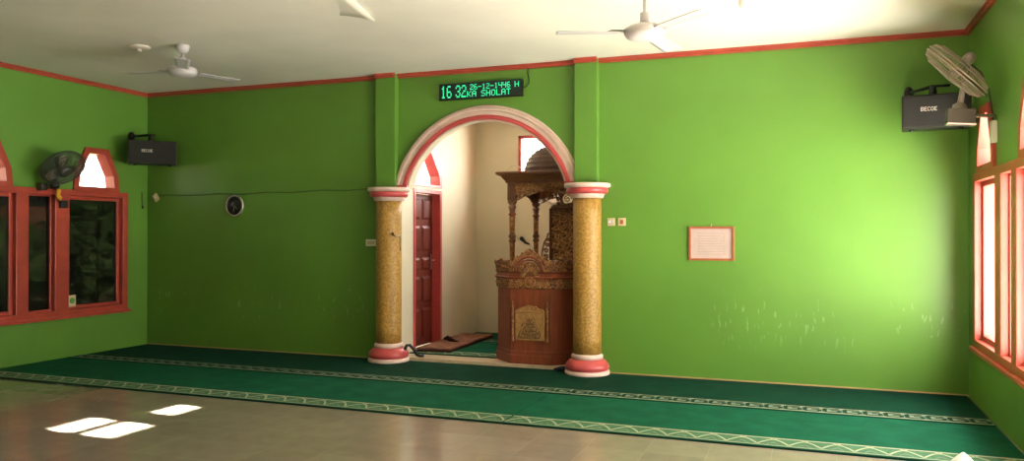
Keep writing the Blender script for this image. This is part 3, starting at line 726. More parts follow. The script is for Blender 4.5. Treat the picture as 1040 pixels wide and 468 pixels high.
# four turned posts
def post(x, y, label=None):
    p = MB()
    p.box2((x-.04, y-.04, 0.34 if abs(y-0.70) > .2 else 0.34), (x+.04, y+.04, 1.02), 'wood')
    prof = [(0.034, 1.02), (0.046, 1.035), (0.046, 1.05), (0.030, 1.07), (0.040, 1.10), (0.034, 1.13), (0.030, 1.16), (0.033, 1.36), (0.043, 1.37), (0.043, 1.385), (0.030, 1.40), (0.044, 1.42), (0.044, 1.445), (0.030, 1.46), (0.033, 1.48), (0.036, 1.66), (0.030, 1.675), (0.045, 1.685), (0.045, 1.70), (0.032, 1.715), (0.040, 1.76), (0.048, 1.79), (0.032, 1.80), (0.052, 1.83), (0.056, 1.845), (0.056, 1.86)]
    ms = ['wood']*len(prof)
    for k in range(len(prof)-1):
        z = prof[k][1]
        ms[k] = 'goldwood' if (1.15 < z < 1.36 or 1.47 < z < 1.65) else ('wooddark' if z > 1.7 or 1.36 <= z <= 1.46 else 'wood')
    p.lathe(prof, ms, (x, y, 0), 20)
    p.box2((x-.045, y-.045, 1.86), (x+.045, y+.045, 2.06), 'wooddark')
    return p.build('post', pul)
PF, PB = 0.72, 1.60; HX = 0.465
for s in (-1, 1):
    for y in (PF, PB): post(PX+s*HX, y)
# canopy: pierced frieze boards, flared cornice, roof and dome
def frieze(name, O, U, half, nrm):
    mb = MB(); O, U, nrm = Vector(O), Vector(U), Vector(nrm); e = half-0.045
    n_ = 20; low = []
    for k in range(n_+1):
        u = -e+2*e*k/n_; a = abs(u)/e
        z = 1.975+0.018*math.cos(u*30) - 0.085*max(0, (a-0.55)/0.45)**1.3
        low.append((u, z))
    mb.prism(low+[(e, 2.09), (-e, 2.09)], O-nrm*0.008, U, Z, nrm, 0.022, 'carvefine')
    for k in range(9):
        u = -e+2*e*(k+0.5)/9
        mb.tube(spiral(O+U*u+nrm*0.018+Z*2.035, 0.034, 1.6, U*(1 if k % 2 else -1), Z, 0.7), 0.006, 'goldwood', 6)
    for s in (-1, 1):                                   # pierced scroll brackets hanging under the board
        for du, dz, r in ((0.05, 1.90, 0.034), (0.06, 1.955, 0.028), (0.115, 1.93, 0.030), (0.165, 1.945, 0.026), (0.215, 1.955, 0.020), (0.265, 1.962, 0.017)):
            mb.tube(spiral(O+U*(s*(e-du))+nrm*0.006+Z*dz, r, 1.7, U*s, Z, 0.2), 0.009, 'carvefine', 6)
        mb.tube([O+U*(s*e)+nrm*.006+Z*1.855, O+U*(s*(e-.05))+nrm*.006+Z*1.87, O+U*(s*(e-.11))+nrm*.006+Z*1.905, O+U*(s*(e-.2))+nrm*.006+Z*1.925, O+U*(s*(e-.30))+nrm*.006+Z*1.95], 0.009, 'carvefine', 6)
    return mb.build(name, pul)
frieze('front_frieze_board', (PX, PF-0.02, 0), X, HX, (0, -1, 0)); frieze('back_frieze_board', (PX, PB+0.02, 0), X, HX, (0, 1, 0))
frieze('side_frieze_board', (PX-HX-0.02, (PF+PB)/2, 0), Y, (PB-PF)/2, (-1, 0, 0)); frieze('side_frieze_board', (PX+HX+0.02, (PF+PB)/2, 0), Y, (PB-PF)/2, (1, 0, 0))
cn = MB(); i = cn.mi('wooddark'); rows = []
for z, o in ((2.06, 0.03), (2.085, 0.035), (2.10, 0.05), (2.135, 0.075), (2.155, 0.115), (2.165, 0.125), (2.185, 0.125), (2.19, 0.115)):
    rows.append([cn.b.verts.new(p) for p in ((PX-HX-.03-o, PF-.03-o, z), (PX+HX+.03+o, PF-.03-o, z), (PX+HX+.03+o, PB+.03+o, z), (PX-HX-.03-o, PB+.03+o, z))])
for a in range(len(rows)-1):
    for j in range(4): cn.face([rows[a][j], rows[a][(j+1) % 4], rows[a+1][(j+1) % 4], rows[a+1][j]], i)
cn.face(rows[0], i); cn.face(rows[-1], i); cn.build('cornice', pul)
dm = MB(); prof = []; ND = 9; DR, DH, DZ0 = 0.44, 0.35, 2.188
for k in range(ND):                                     # overlapping shingle courses
    a, a2 = k/ND, (k+1)/ND
    r0 = DR*math.cos(a*PI/2)**0.85 if a < 1 else 0; r1 = DR*max(0.0, math.cos(a2*PI/2))**0.85
    z0_, z1_ = DZ0+DH*math.sin(a*PI/2), DZ0+DH*math.sin(a2*PI/2)
    prof += [(r0+0.010, z0_), (r0+0.010, z0_+0.006), (max(r1, 0.012), z1_)]
dm.lathe(prof, 'dome', (PX, (PF+PB)/2, 0), 40); dm.build('dome', pul)
fn = MB(); zt = DZ0+DH; fn.lathe([(0.02, zt-0.01), (0.03, zt+0.01), (0.015, zt+0.03), (0.028, zt+0.05), (0.02, zt+0.07), (0.006, zt+0.09), (0.002, zt+0.13)], 'goldwood', (PX, (PF+PB)/2, 0), 16); fn.build('finial', pul)
# carved backrest
br = MB(); by = 1.46
br.prism([(-.225, 0.86), (.225, 0.86), (.225, 1.765), (-.225, 1.765)], (PX, by, 0), X, Z, Y, 0.03, 'carve')
for a, b_ in (((-.235, .86), (-.205, 1.78)), ((.205, .86), (.235, 1.78)), ((-.235, 1.76), (.235, 1.785))): br.box2((PX+a[0], by-.025, a[1]), (PX+b_[0], by, b_[1]), 'wooddark')
bko = br.build('backrest', pul, bevel=0.003)
bs = MB()
for s in (-1, 1):
    for cx, cz, r in ((.05, 1.22, .05), (.14, 1.18, .05), (.06, 1.33, .05), (.15, 1.30, .045), (.05, 1.44, .045), (.14, 1.42, .05), (.05, 1.55, .045), (.15, 1.54, .045), (.06, 1.66, .045), (.15, 1.66, .045), (.05, 1.10, .05), (.15, 1.06, .05), (.06, .97, .05)):
        k_ = 0.7+0.6*rr.random(); bs.tube(spiral((PX+s*cx, by-0.012, cz), r*k_, 1.15, X*s, Z, 0.5+cz*9, 1, 20, 0.25), 0.0075, 'brightgold', 6)
        for q in range(3):
            a = 6.28*rr.random(); c = Vector((PX+s*cx, by-0.012, cz)); d = Vector((math.cos(a), 0, math.sin(a))); e = Vector((-d.z, 0, d.x))
            bs.tube([c+d*r*0.7, c+d*r*1.1+e*0.012, c+d*r*1.5+e*0.034], [0.004, 0.010, 0.002], 'brightgold', 6)
bs.tube([(PX-.2, by-.012, 1.70), (PX-.08, by-.014, 1.745), (PX, by-.014, 1.72), (PX+.08, by-.014, 1.745), (PX+.2, by-.012, 1.70)], 0.012, 'goldwood', 6)
bs.build('scroll_relief', bko)
cw = MB(); cw.prism([(-.215, 1.785), (.215, 1.785), (.19, 1.815), (.14, 1.83), (.115, 1.87), (.09, 1.83), (-.09, 1.83), (-.115, 1.87), (-.14, 1.83), (-.19, 1.815)], (PX, by, 0), X, Z, Y, 0.02, 'carvefine')     # crown on top: ring with leaves and a point
cw.tube([(PX+0.085*math.cos(2*PI*k/24), by+.01, 1.90+0.085*math.sin(2*PI*k/24)) for k in range(24)], 0.020, 'carvefine', 8, True)
cw.tube(spiral((PX, by+.005, 1.90), 0.05, 1.6, X, Z), 0.008, 'goldwood', 6)
cw.tube([(PX, by+.01, 1.97), (PX, by+.01, 2.00), (PX, by+.01, 2.05)], [0.04, 0.03, 0.004], 'carvefine', 8)
for s in (-1, 1):
    for cx, cz, r in ((.12, 1.83, .035), (.17, 1.80, .028), (.105, 1.96, .026), (.13, 1.90, .026), (.20, 1.79, .02)): cw.tube(spiral((PX+s*cx, by+.01, cz), r, 1.6, X*s, Z, 0.3), 0.010, 'carvefine', 6)
cw.build('crown', bko)
for s in (-1, 1):
    wg = MB()                                           # pierced scroll wing at the side of the backrest
    pts = [(.235, 1.12), (.33, 1.12), (.345, 1.20), (.325, 1.30), (.305, 1.36), (.28, 1.40), (.262, 1.46), (.235, 1.47)]
    P3 = [Vector((PX+s*x, by+.01, z)) for x, z in pts]; wg.tube(P3, 0.013, 'carvefine', 6)
    for cx, cz, r in ((.285, 1.17, .036), (.285, 1.25, .034), (.272, 1.32, .03), (.262, 1.385, .024)): wg.tube(spiral((PX+s*cx, by+.01, cz), r, 1.6, X*s, Z), 0.010, 'carvefine', 6)
    wg.build('side_wing', bko)
# microphone on a gooseneck
mc = thing('microphone', 'black gooseneck microphone rising from the pulpit reading desk', 'microphone', (5.24, 0.30, 1.13))
b = MB(); b.lathe([(0.03, 1.20), (0.03, 1.212), (0.012, 1.22)], 'black', (5.275, 0.30, 0.0), 16); b.build('base', mc)
b = MB(); b.tube([(5.275, 0.30, 1.199), (5.277, 0.298, 1.25), (5.268, 0.29, 1.30), (5.245, 0.27, 1.335), (5.222, 0.25, 1.352)], 0.007, 'steel', 8); b.build('gooseneck', mc)
b = MB(); b.tube([(5.235, 0.262, 1.345), (5.20, 0.23, 1.362), (5.185, 0.215, 1.385), (5.165, 0.20, 1.41), (5.155, 0.19, 1.425)], [0.010, 0.015, 0.019, 0.026, 0.012], 'black', 12); b.build('microphone_head', mc)
wl = MB(); wl.tube([(4.73+0.25*k/16, 0.80, 2.200+0.085*math.sin(PI*k/16)) for k in range(17)], 0.006, 'whitepl', 6); tag(wl.build('bent_wire'), 'thin pale bent wire arching over the left corner of the pulpit canopy', 'wire')
nc = MB(); nc.lathe([(0.145, 0), (0.15, 0.01), (0.145, 0.03), (0.125, 0.034), (0.12, 0.022), (0.02, 0.02)], ['whitepl', 'whitepl', 'whitepl', 'grey', 'whitepl'], (4.86, NY-0.001, 2.02), 36, Matrix.Rotation(PI/2, 3, 'X')); ncr = tag(nc.build('wall_clock'), 'round pale wall clock half hidden behind the pulpit canopy', 'clock')
cl = MB(); cl.tube([(5.62, -0.045, 0.022), (5.68, -0.06, 0.034), (5.73, -0.05, 0.040), (5.755, -0.075, 0.036), (5.70, -0.10, 0.032), (5.66, -0.09, 0.022)], [0.008, 0.018, 0.024, 0.020, 0.016, 0.008], 'navy', 8); tag(cl.build('crumpled_cloth'), 'small dark blue crumpled cloth at the foot of the right column', 'cloth')

# ------------------------------------------------------------------ things on the back wall
# LED prayer-time display
LX0, LX1, LZ0, LZ1 = 4.265, 5.26, 2.955, 3.138
led = thing('display_sign', 'black prayer time display with green digits above the arch', 'display', ((LX0+LX1)/2, 0, LZ0))
b = MB(); b.box2((LX0, -0.05, LZ0), (LX1, -0.001, LZ1), 'black'); b.build('housing', led, bevel=0.004)
b = MB(); b.box2((LX0+.012, -0.053, LZ0+.012), (LX1-.012, -0.049, LZ1-.012), 'led'); b.build('screen', led)
FONT = {'0': '01110 10001 10001 10001 10001 10001 01110', '1': '00100 01100 00100 00100 00100 00100 01110', '2': '01110 10001 00001 00110 01000 10000 11111',
 '3': '01110 10001 00001 00110 00001 10001 01110', '4': '10001 10001 10001 11111 00001 00001 00001', '6': '01110 10000 10000 11110 10001 10001 01110', '-': '00000 00000 00000 11111 00000 00000 00000',
 'H': '10001 10001 10001 11111 10001 10001 10001', 'K': '10001 10010 10100 11000 10100 10010 10001', 'A': '01110 10001 10001 11111 10001 10001 10001', 'S': '01111 10000 10000 01110 00001 00001 11110',
 'O': '01110 10001 10001 10001 10001 10001 01110', 'L': '10000 10000 10000 10000 10000 10000 11111', 'T': '11111 00100 00100 00100 00100 00100 00100', ' ': '00000 '*7,
 'B': '11110 10001 10001 11110 10001 10001 11110', 'E': '11111 10000 10000 11110 10000 10000 11111', 'C': '01110 10001 10000 10000 10000 10001 01110'}
def dots(mb, text, O, U, V, nrm, w, h, m, fill=0.9, th=0.003):
    """dot-matrix lettering: text fitted to width w and height h"""
    n_ = len(text)*6-1; du, dv = w/n_, h/7; O, U, V, nrm = Vector(O), Vector(U), Vector(V), Vector(nrm); i = mb.mi(m)
    for q, ch in enumerate(text):
        for r_, row in enumerate(FONT[ch].split()):
            for c_, bit in enumerate(row):
                if bit == '1':
                    o = O+U*((q*6+c_)*du)+V*((6-r_)*dv)
                    mb.prism([(0, 0), (du*fill, 0), (du*fill, dv*fill), (0, dv*fill)], o, U, V, nrm, th, m)
WD = LX1-LX0; N_ = (0, -1, 0)
def lt(txt, f0, f1, z0_, z1_):
    n_ = len(txt)*6-1
    for q, ch in enumerate(txt):
        b = MB(); lit(b, ch, f0+(f1-f0)*q*6/n_, f0+(f1-f0)*(q*6+5)/n_, z0_, z1_); b.build('lit_character', led)
def lit(b, txt, f0, f1, z0_, z1_): dots(b, txt, (LX0+WD*f0, -0.053, z0_), X, Z, N_, WD*(f1-f0), z1_-z0_, 'ledon', 0.80)
lt('16', 0.03, 0.16, LZ0+.022, LZ1-.022); lt('32', 0.21, 0.34, LZ0+.022, LZ1-.022)
lt('26-12-1446', 0.385, 0.865, LZ0+.100, LZ1-.022); lt('H', 0.915, 0.965, LZ0+.100, LZ1-.022)
lt('KA', 0.35, 0.46, LZ0+.022, LZ0+.088); lt('SHOLAT', 0.52, 0.87, LZ0+.022, LZ0+.088)
b = MB(); b.tube([(5.26, -0.03, 3.05), (5.295, -0.012, 3.055), (5.325, -0.008, 3.09), (5.325, -0.008, 3.14), (5.305, -0.008, 3.20), (5.31, -0.008, 3.25)], 0.0045, 'cable', 6); b.build('power_cable', led)
# wall clock
ck = thing('wall_clock', 'round black wall clock with silver rim on the left green wall', 'clock', (1.43, 0, 1.81))
mxk = Matrix.Rotation(PI/2, 3, 'X')
b = MB(); b.lathe([(0.10, 0.002), (0.128, 0.002), (0.136, 0.02), (0.130, 0.036), (0.118, 0.036), (0.114, 0.026)], ['black', 'steel', 'steel', 'steel', 'grey'], (1.43, 0, 1.81), 40, mxk); b.build('rim', ck)
b = MB(); b.lathe([(0.116, 0.018), (0.116, 0.027), (0.004, 0.028)], 'clockface', (1.43, 0, 1.81), 36, mxk); fc = b.build('dial', ck)
for nm, a, ln, w_ in (('hour_hand', math.radians(-45), 0.055, 0.006), ('minute_hand', math.radians(-100), 0.085, 0.004)):
    b = MB(); b.tube([(1.43, -0.032, 1.81), (1.43+ln*math.cos(a), -0.032, 1.81+ln*math.sin(a))], w_*0.7, 'grey', 6); b.build(nm, ck)
# framed certificate
FX0, FX1, FZ0, FZ1 = 7.03, 7.475, 1.195, 1.535
ft = thing('framed_certificate', 'pale printed sheet in thin brown frame on the right green wall', 'picture frame', ((FX0+FX1)/2, 0, FZ0))
b = MB(); t = 0.022
for a, c_ in (((FX0, FZ0), (FX0+t, FZ1)), ((FX1-t, FZ0), (FX1, FZ1)), ((FX0+t, FZ1-t), (FX1-t, FZ1)), ((FX0+t, FZ0), (FX1-t, FZ0+t))): b.box2((a[0], -0.024, a[1]), (c_[0], -0.001, c_[1]), 'brownframe')
b.build('frame', ft, bevel=0.003)
b = MB(); b.box2((FX0+t, -0.010, FZ0+t), (FX1-t, -0.004, FZ1-t), 'paper')
shp = b.build('printed_sheet', ft)
b = MB(); rr = random.Random(5)
for k in range(9):
    z = FZ1-0.07-0.026*k; x0_ = FX0+0.06+0.03*rr.random(); b.box2((x0_, -0.0108, z), (FX1-0.06-0.08*rr.random(), -0.0100, z+0.004), 'paperline')
for x_ in (FX0+.10, FX1-.10): b.box2((x_, -0.0108, FZ0+.06), (x_+.003, -0.0100, FZ1-.06), 'paperline')
b.build('faint_print', shp)
b = MB(); b.tube([(7.25, -0.004, 1.535), (7.25, -0.012, 1.548), (7.256, -0.004, 1.556)], 0.003, 'steel', 6); b.build('hanging_hook', ft)
# socket, two switches
def plate(name, label, cat, x, z, w, h, m, kind, group=None):
    r = thing(name, label, cat, (x, 0, z), group)
    b = MB(); b.box((x, -0.006, z), (w, 0.012, h), m); b.build('cover_plate', r, bevel=0.004)
    b = MB()
    if kind == 'socket':
        b.lathe([(0.026, 0.011), (0.026, 0.020), (0.020, 0.020), (0.019, 0.013), (0.003, 0.013)], 'white', (x, 0, z), 24, mxk); b.build('socket_ring', r)
    elif kind == 'rocker':
        b.box((x, -0.015, z), (w*0.42, 0.012, h*0.55), 'brownframe', Matrix.Rotation(0.1, 3, 'X')); b.build('rocker', r, bevel=0.002)
    else:
        b.box((x, -0.015, z), (w*0.66, 0.010, h*0.5), 'ivory', Matrix.Rotation(0.08, 3, 'X')); b.build('rocker', r, bevel=0.002)
plate('wall_socket', 'ivory wall socket beside the right column, nearer the column of the pair', 'socket', 6.232, 1.585, 0.08, 0.08, 'ivory', 'socket')
plate('light_switch', 'small ivory light switch on the green wall, farther from the column', 'light switch', 6.345, 1.585, 0.08, 0.08, 'ivory', 'rocker')
plate('light_switch', 'wide pale grey light switch left of the left gold column', 'light switch', 3.375, 1.355, 0.145, 0.078, 'whitepl', 'wide')
# wiring on the left part of the wall
jbx = thing('junction_box', 'small tilted ivory junction box on the left green wall below the speaker', 'junction box', (0.15, 0, 1.93))
b = MB(); mxr = Matrix.Rotation(-0.6, 3, 'Y'); b.box((0.155, -0.012, 1.932), (0.07, 0.022, 0.10), 'ivory', mxr); b.build('housing', jbx, bevel=0.006)
b = MB(); b.box((0.150, -0.027, 1.935), (0.035, 0.010, 0.05), 'whitepl', mxr); b.build('rocker', jbx, bevel=0.003)
b = MB(); pts = []
for k in range(22):
    x = 0.21+(3.47-0.21)*k/21; pts.append((x, -0.006, 1.955+0.006*math.sin(k*1.3)+0.03*k/21-0.008*math.sin(PI*k/21)))
b.tube(pts, 0.006, 'greencable', 6); tag(b.build('wall_cable'), 'thin green painted cable running along the left wall to the column', 'cable')
b = MB(); b.tube([(0.006, -0.10, 2.00), (0.007, -0.10, 1.90), (0.008, -0.095, 1.82)], 0.005, 'cable', 6); b.lathe([(0.012, 0.0), (0.014, 0.03), (0.006, 0.04)], 'cable', (0.014, -0.095, 1.785), 10); tag(b.build('hanging_cord'), 'short dark cord hanging in the left corner under the speaker', 'cord')
hk = thing('hook', 'dark bent metal hook with a cord on the left gold column', 'hook', (3.80, -0.12, 1.43))
b = MB(); b.tube([(3.785, -0.22, 1.445), (3.80, -0.245, 1.44), (3.83, -0.255, 1.425), (3.86, -0.24, 1.43), (3.875, -0.225, 1.455)], 0.008, 'steel', 8); b.build('hook_arm', hk)
b = MB(); b.tube([(3.765, -0.205, 1.46), (3.785, -0.235, 1.455), (3.80, -0.25, 1.47)], 0.009, 'cable', 6); b.tube([(3.868, -0.235, 1.435), (3.876, -0.235, 1.40), (3.874, -0.235, 1.33), (3.880, -0.235, 1.27)], 0.005, 'cable', 6); b.build('cord', hk)
b = MB(); b.tube([(3.90, -0.16, 0.155), (3.905, -0.13, 0.20), (3.93, -0.10, 0.20), (3.965, -0.07, 0.15), (3.985, -0.04, 0.09), (3.99, 0.02, 0.066), (4.03, 0.05, 0.0655)], 0.018, 'cable', 8); tag(b.build('thick_cable'), 'thick black cable looped at the foot of the left column', 'cable')

# ------------------------------------------------------------------ loudspeakers
def speaker(c, nrm, w, h, d, label, bracket_side, wall_pt):
    """box loudspeaker facing nrm, hung on a bracket from wall_pt"""
    r = thing('loudspeaker', label, 'loudspeaker', (c[0], c[1], c[2]-h/2), 'black box loudspeakers in the corners')
    n_ = Vector(nrm).normalized(); U = Vector((-n_.y, n_.x, 0)); c = Vector(c)
    R3 = Matrix((U, -n_, Z)).transposed()
    b = MB(); b.box(c-n_*d/2, (w, d, h), 'black', R3); b.build('cabinet', r, bevel=0.008)
    b = MB(); b.box(c+n_*0.004, (w-0.03, 0.012, h-0.03), 'blackcloth', R3); gr_ = b.build('grille', r, bevel=0.004)
    b = MB(); dots(b, 'BECOE', c-U*(w*0.22)+n_*0.0105+Z*0.0, U, Z, n_, 0.125, 0.034, 'whitepl', 1.0, 0.002); b.build('badge', gr_)
    b = MB()
    for s in (-1, 1):
        b = MB(); b.lathe([(0.018, 0.0), (0.018, 0.02)], 'black', c+U*(s*w*0.36)-n_*d*0.3-Z*(h/2+0.018), 12); b.build('rubber_foot', r)
    b = MB(); top = c-n_*d*0.5+Z*(h/2); wp = Vector(wall_pt)
    b.lathe([(0.035, 0), (0.03, 0.05), (0.022, 0.09)], 'black', top-U*(0.02), 14)
    b.tube([top-U*0.02+Z*0.085, Vector((wp.x, wp.y, top.z+0.085)), ], 0.016, 'black', 8)
    b.tube([top-U*0.02+Z*0.085, top+U*bracket_side*0.20+Z*0.085], 0.012, 'black', 8)
    b.build('bracket_arm', r)
    b = MB(); b.sphere((wp.x, wp.y, top.z+0.085), 0.06, 'black', 16, 10, (0.7, 0.7, 1.0)); b.build('wall_mount', r)
speaker((0.50, -0.42, 2.472), (1, -1.0, 0), 0.56, 0.29, 0.26, 'black box loudspeaker in the far left corner, above the dark tinted window', 0.15, (0.035, -0.30, 0))
speaker((9.185, -0.47, 2.522), (-0.10, -1.0, 0), 0.53, 0.29, 0.25, 'black box loudspeaker in the right corner behind the wall fan', 0.55, (9.02, -0.03, 0))

# ------------------------------------------------------------------ ceiling fans
def ceiling_fan(x, y, z, ang, label):
    r = thing('ceiling_fan', label, 'ceiling fan', (x, y, z), 'white three blade ceiling fans')
    b = MB(); b.lathe([(0.062, H-0.005), (0.066, H-0.02), (0.058, H-0.06), (0.03, H-0.085), (0.016, H-0.09)], 'white', (x, y, 0), 28); b.build('ceiling_cup', r)
    b = MB(); b.lathe([(0.013, H-0.088), (0.013, z+0.14), (0.03, z+0.135), (0.034, z+0.06), (0.026, z+0.045)], 'white', (x, y, 0), 20); b.build('down_rod', r)
    b = MB(); b.lathe([(0.03, z+0.05), (0.10, z+0.046), (0.132, z+0.03), (0.138, z+0.012), (0.134, z), (0.138, z-0.008), (0.125, z-0.03), (0.10, z-0.044), (0.06, z-0.052), (0.02, z-0.055)], 'white', (x, y, 0), 40); b.build('motor_housing', r)
    for k in range(3):
        a = ang+2*PI*k/3; d = Vector((math.cos(a), math.sin(a), 0)); s = Vector((-math.sin(a), math.cos(a), 0))
        b = MB(); i = b.mi('white'); T, Bt = [], []
        st = [(0.16, 0.045), (0.20, 0.056), (0.32, 0.060), (0.46, 0.064), (0.585, 0.068), (0.60, 0.060)]
        for q, wd_ in st:
            rt, rb = [], []
            for j in range(6):
                v = -1+2*j/5; p = Vector((x, y, z+0.004))+d*q+s*wd_*v+Z*(-0.006*v-0.006*v*v)
                rt.append(b.b.verts.new(p+Z*0.002)); rb.append(b.b.verts.new(p-Z*0.002))
            T.append(rt); Bt.append(rb)
        for q in range(len(st)-1):
            for j in range(5):
                b.face([T[q][j], T[q+1][j], T[q+1][j+1], T[q][j+1]], i, True); b.face([Bt[q][j], Bt[q][j+1], Bt[q+1][j+1], Bt[q+1][j]], i, True)
            b.face([T[q][0], Bt[q][0], Bt[q+1][0], T[q+1][0]], i); b.face([T[q][5], T[q+1][5], Bt[q+1][5], Bt[q][5]], i)
        b.face(T[0]+list(reversed(Bt[0])), i); b.face(T[-1]+list(reversed(Bt[-1])), i)
        bl = b.build('blade', r)
        b = MB(); b.prism([(0.10, -0.028), (0.17, -0.018), (0.23, -0.04), (0.25, 0.0), (0.23, 0.04), (0.17, 0.018), (0.10, 0.028)], (x, y, z+0.005), d, s, Z, 0.006, 'white'); b.build('blade_iron', bl)
ceiling_fan(7.115, -2.755, 2.828, math.atan2(-0.35, -0.937), 'white ceiling fan nearer the camera, in front of the right pilaster')
ceiling_fan(2.45, -2.01, 3.035, math.radians(-47), 'white ceiling fan farther off, near the left corner of the room')
def lamp_holder(x, y, drop, label, bulb):
    r = thing('ceiling_lamp', label, 'ceiling lamp', (x, y, H-drop), None)
    b = MB(); b.lathe([(0.055, H+0.015), (0.055, H-0.015), (0.04, H-0.035), (0.022, H-0.04)], 'whitepl', (x, y, 0), 24); b.build('ceiling_rose', r)
    b = MB(); b.lathe([(0.022, H-0.038), (0.024, H-drop*0.5), (0.028, H-drop*0.55)], 'whitepl', (x, y, 0), 20); b.build('lamp_socket', r)
    b = MB()
    b.lathe([(0.026, H-drop*0.55), (0.042, H-drop*0.7), (0.044, H-drop*0.85), (0.03, H-drop*0.97), (0.004, H-drop)], 'shade', (x, y, 0), 24); b.build('bulb', r)
lamp_holder(7.72, -2.10, 0.19, 'white bulb hanging from the bright ceiling, right of the near fan', True)
lp = thing('ceiling_rose', 'small flat white ceiling fitting left of the far fan', 'ceiling fitting', (2.00, -2.10, H))
b = MB(); b.lathe([(0.10, H+0.012), (0.10, H-0.012), (0.085, H-0.025), (0.03, H-0.03)], 'whitepl', (2.00, -2.10, 0), 28); b.build('cover', lp)
b = MB(); b.lathe([(0.02, H-0.03), (0.022, H-0.05), (0.016, H-0.055)], 'whitepl', (2.00, -2.10, 0), 16); b.build('terminal', lp)

# ------------------------------------------------------------------ wall fans
def wall_fan(c, nrm, R, th, label, cage, base_pt, arm_path, arm_mat, box_pt=None, box_dir=None):
    r = thing('wall_fan', label, 'fan', arm_path[0], 'caged wall fans on the side walls')
    n_ = Vector(nrm).normalized(); ref = Z if abs(n_.z) < 0.9 else X
    U = (ref.cross(n_)).normalized(); V = n_.cross(U); C = Vector(c)
    def circ(rad, off, k, n=36): return C+n_*off+(U*math.cos(2*PI*k/n)+V*math.sin(2*PI*k/n))*rad
    b = MB()                                              # wire cage: rims, rings, spokes front and back
    for off in (-0.012, 0.012): b.tube([circ(R, off, k) for k in range(36)], 0.006, cage, 6, True)
    for rad, off in ((R*0.93, th*0.30), (R*0.75, th*0.45), (R*0.30, th*0.5)):
        for s in (1, -1): b.tube([circ(rad, off*s, k) for k in range(36)], 0.0035, cage, 5, True)
    for k in range(0, 72):
        for s in (1, -1):
            p = [circ(R, 0.012*s, k, 72), circ(R*0.93, th*0.30*s, k, 72), circ(R*0.72, th*0.45*s, k, 72), circ(R*0.28, th*0.5*s, k, 72)]
            b.tube(p, 0.0022, cage, 4)
    b.build('cage', r)
    b = MB(); R3 = Matrix((U, V, n_)).transposed()
    b.lathe([(R*0.29, th*0.49), (R*0.29, th*0.52), (R*0.1, th*0.54)], cage, C, 24, R3); b.build('front_badge', r)
    b = MB(); b.lathe([(0.035, -0.03), (0.045, 0.0), (0.04, 0.03), (0.015, 0.045)], 'grey', C, 20, R3)
    hub = b.build('blade_hub', r)
    for k in range(3):
        b = MB(); i = b.mi('greycage'); a0_ = 2*PI*k/3; rows = []
        for q in range(6):
            rad = 0.04+(R*0.86-0.04)*q/5; w_ = 0.25+0.35*math.sin(PI*min(1, q/4.2)); row = []
            for j in range(6):
                a = a0_+w_*(j/5-0.5)*1.6; row.append(b.b.verts.new(C+(U*math.cos(a)+V*math.sin(a))*rad+n_*(0.035*(j/5-0.5))))
            rows.append(row)
        for q in range(5):
            for j in range(5): b.face([rows[q][j], rows[q+1][j], rows[q+1][j+1], rows[q][j+1]], i, True)
        bo = b.build('blade', r); sd_ = bo.modifiers.new('thick', 'SOLIDIFY'); sd_.thickness = 0.003
    b = MB(); b.lathe([(0.03, -th*0.5+0.01), (0.042, -th*0.5-0.005), (0.044, -th*0.5-0.045), (0.035, -th*0.5-0.075), (0.015, -th*0.5-0.085)], 'grey' if cage == 'greycage' else 'black', C, 24, R3); b.build('motor', r)
    b = MB(); mt = C-n_*(th*0.5+0.035); bp = Vector(base_pt)
    b.tube([mt, mt*0.5+bp*0.5+n_*0.01, bp], [0.022, 0.018, 0.024], 'grey' if cage == 'greycage' else 'black', 10)
    b.build('neck', r)
    b = MB(); b.lathe([(0.05, -0.05), (0.055, 0.0), (0.045, 0.04), (0.02, 0.055)], 'grey' if cage == 'greycage' else 'black', bp, 20); b.build('base', r)
    b = MB(); b.tube(arm_path, 0.014, arm_mat, 8); b.build('wall_arm', r)
    return r, C, n_
rf, C, n_ = wall_fan((9.225, -1.23, 2.715), (-0.70, 0.20, -0.70), 0.270, 0.160, 'grey caged wall fan on a steel arm beside the right window', 'greycage', (9.245, -1.215, 2.415), [(9.50, -1.11, 2.372), (9.40, -1.15, 2.372), (9.25, -1.215, 2.365)], 'steel')
b = MB(); b.box((9.25, -1.23, 2.36), (0.19, 0.12, 0.11), 'box', Matrix.Rotation(0.08, 3, 'Y')); b.box((9.25, -1.23, 2.30), (0.20, 0.13, 0.012), 'steel', Matrix.Rotation(0.08, 3, 'Y')); b.build('bracket_box', rf, bevel=0.006)
b = MB(); b.box((9.489, -1.13, 2.245), (0.036, 0.085, 0.17), 'whitepl'); b.build('speed_switch', rf, bevel=0.006)
b = MB(); b.tube([(9.33, -1.20, 2.76), (9.40, -1.17, 2.70), (9.455, -1.14, 2.58), (9.475, -1.12, 2.46), (9.485, -1.115, 2.40), (9.49, -1.12, 2.32)], 0.006, 'cable', 6); b.build('cable', rf)
lfan, C, n_ = wall_fan((0.335, -1.55, 2.195), (0.77, -0.045, -0.79), 0.235, 0.15, 'dark caged wall fan above the left tinted window, with an amber ribbon', 'darkcage', (0.10, -1.46, 2.02), [(0.0, -1.30, 1.80), (0.06, -1.34, 1.82), (0.10, -1.42, 1.92), (0.10, -1.46, 2.02)], 'black')
b = MB(); b.box((0.035, -1.30, 1.80), (0.07, 0.09, 0.09), 'black'); b.build('speed_switch', lfan, bevel=0.008); b = MB(); b.box((0.075, -1.60, 1.985), (0.10, 0.07, 0.08), 'black'); b.build('clamp', lfan, bevel=0.008)
b = MB(); i = b.mi('orange'); pr = [(0.10, -1.44, 1.985), (0.115, -1.42, 1.95), (0.11, -1.43, 1.90), (0.12, -1.41, 1.865), (0.112, -1.40, 1.835)]
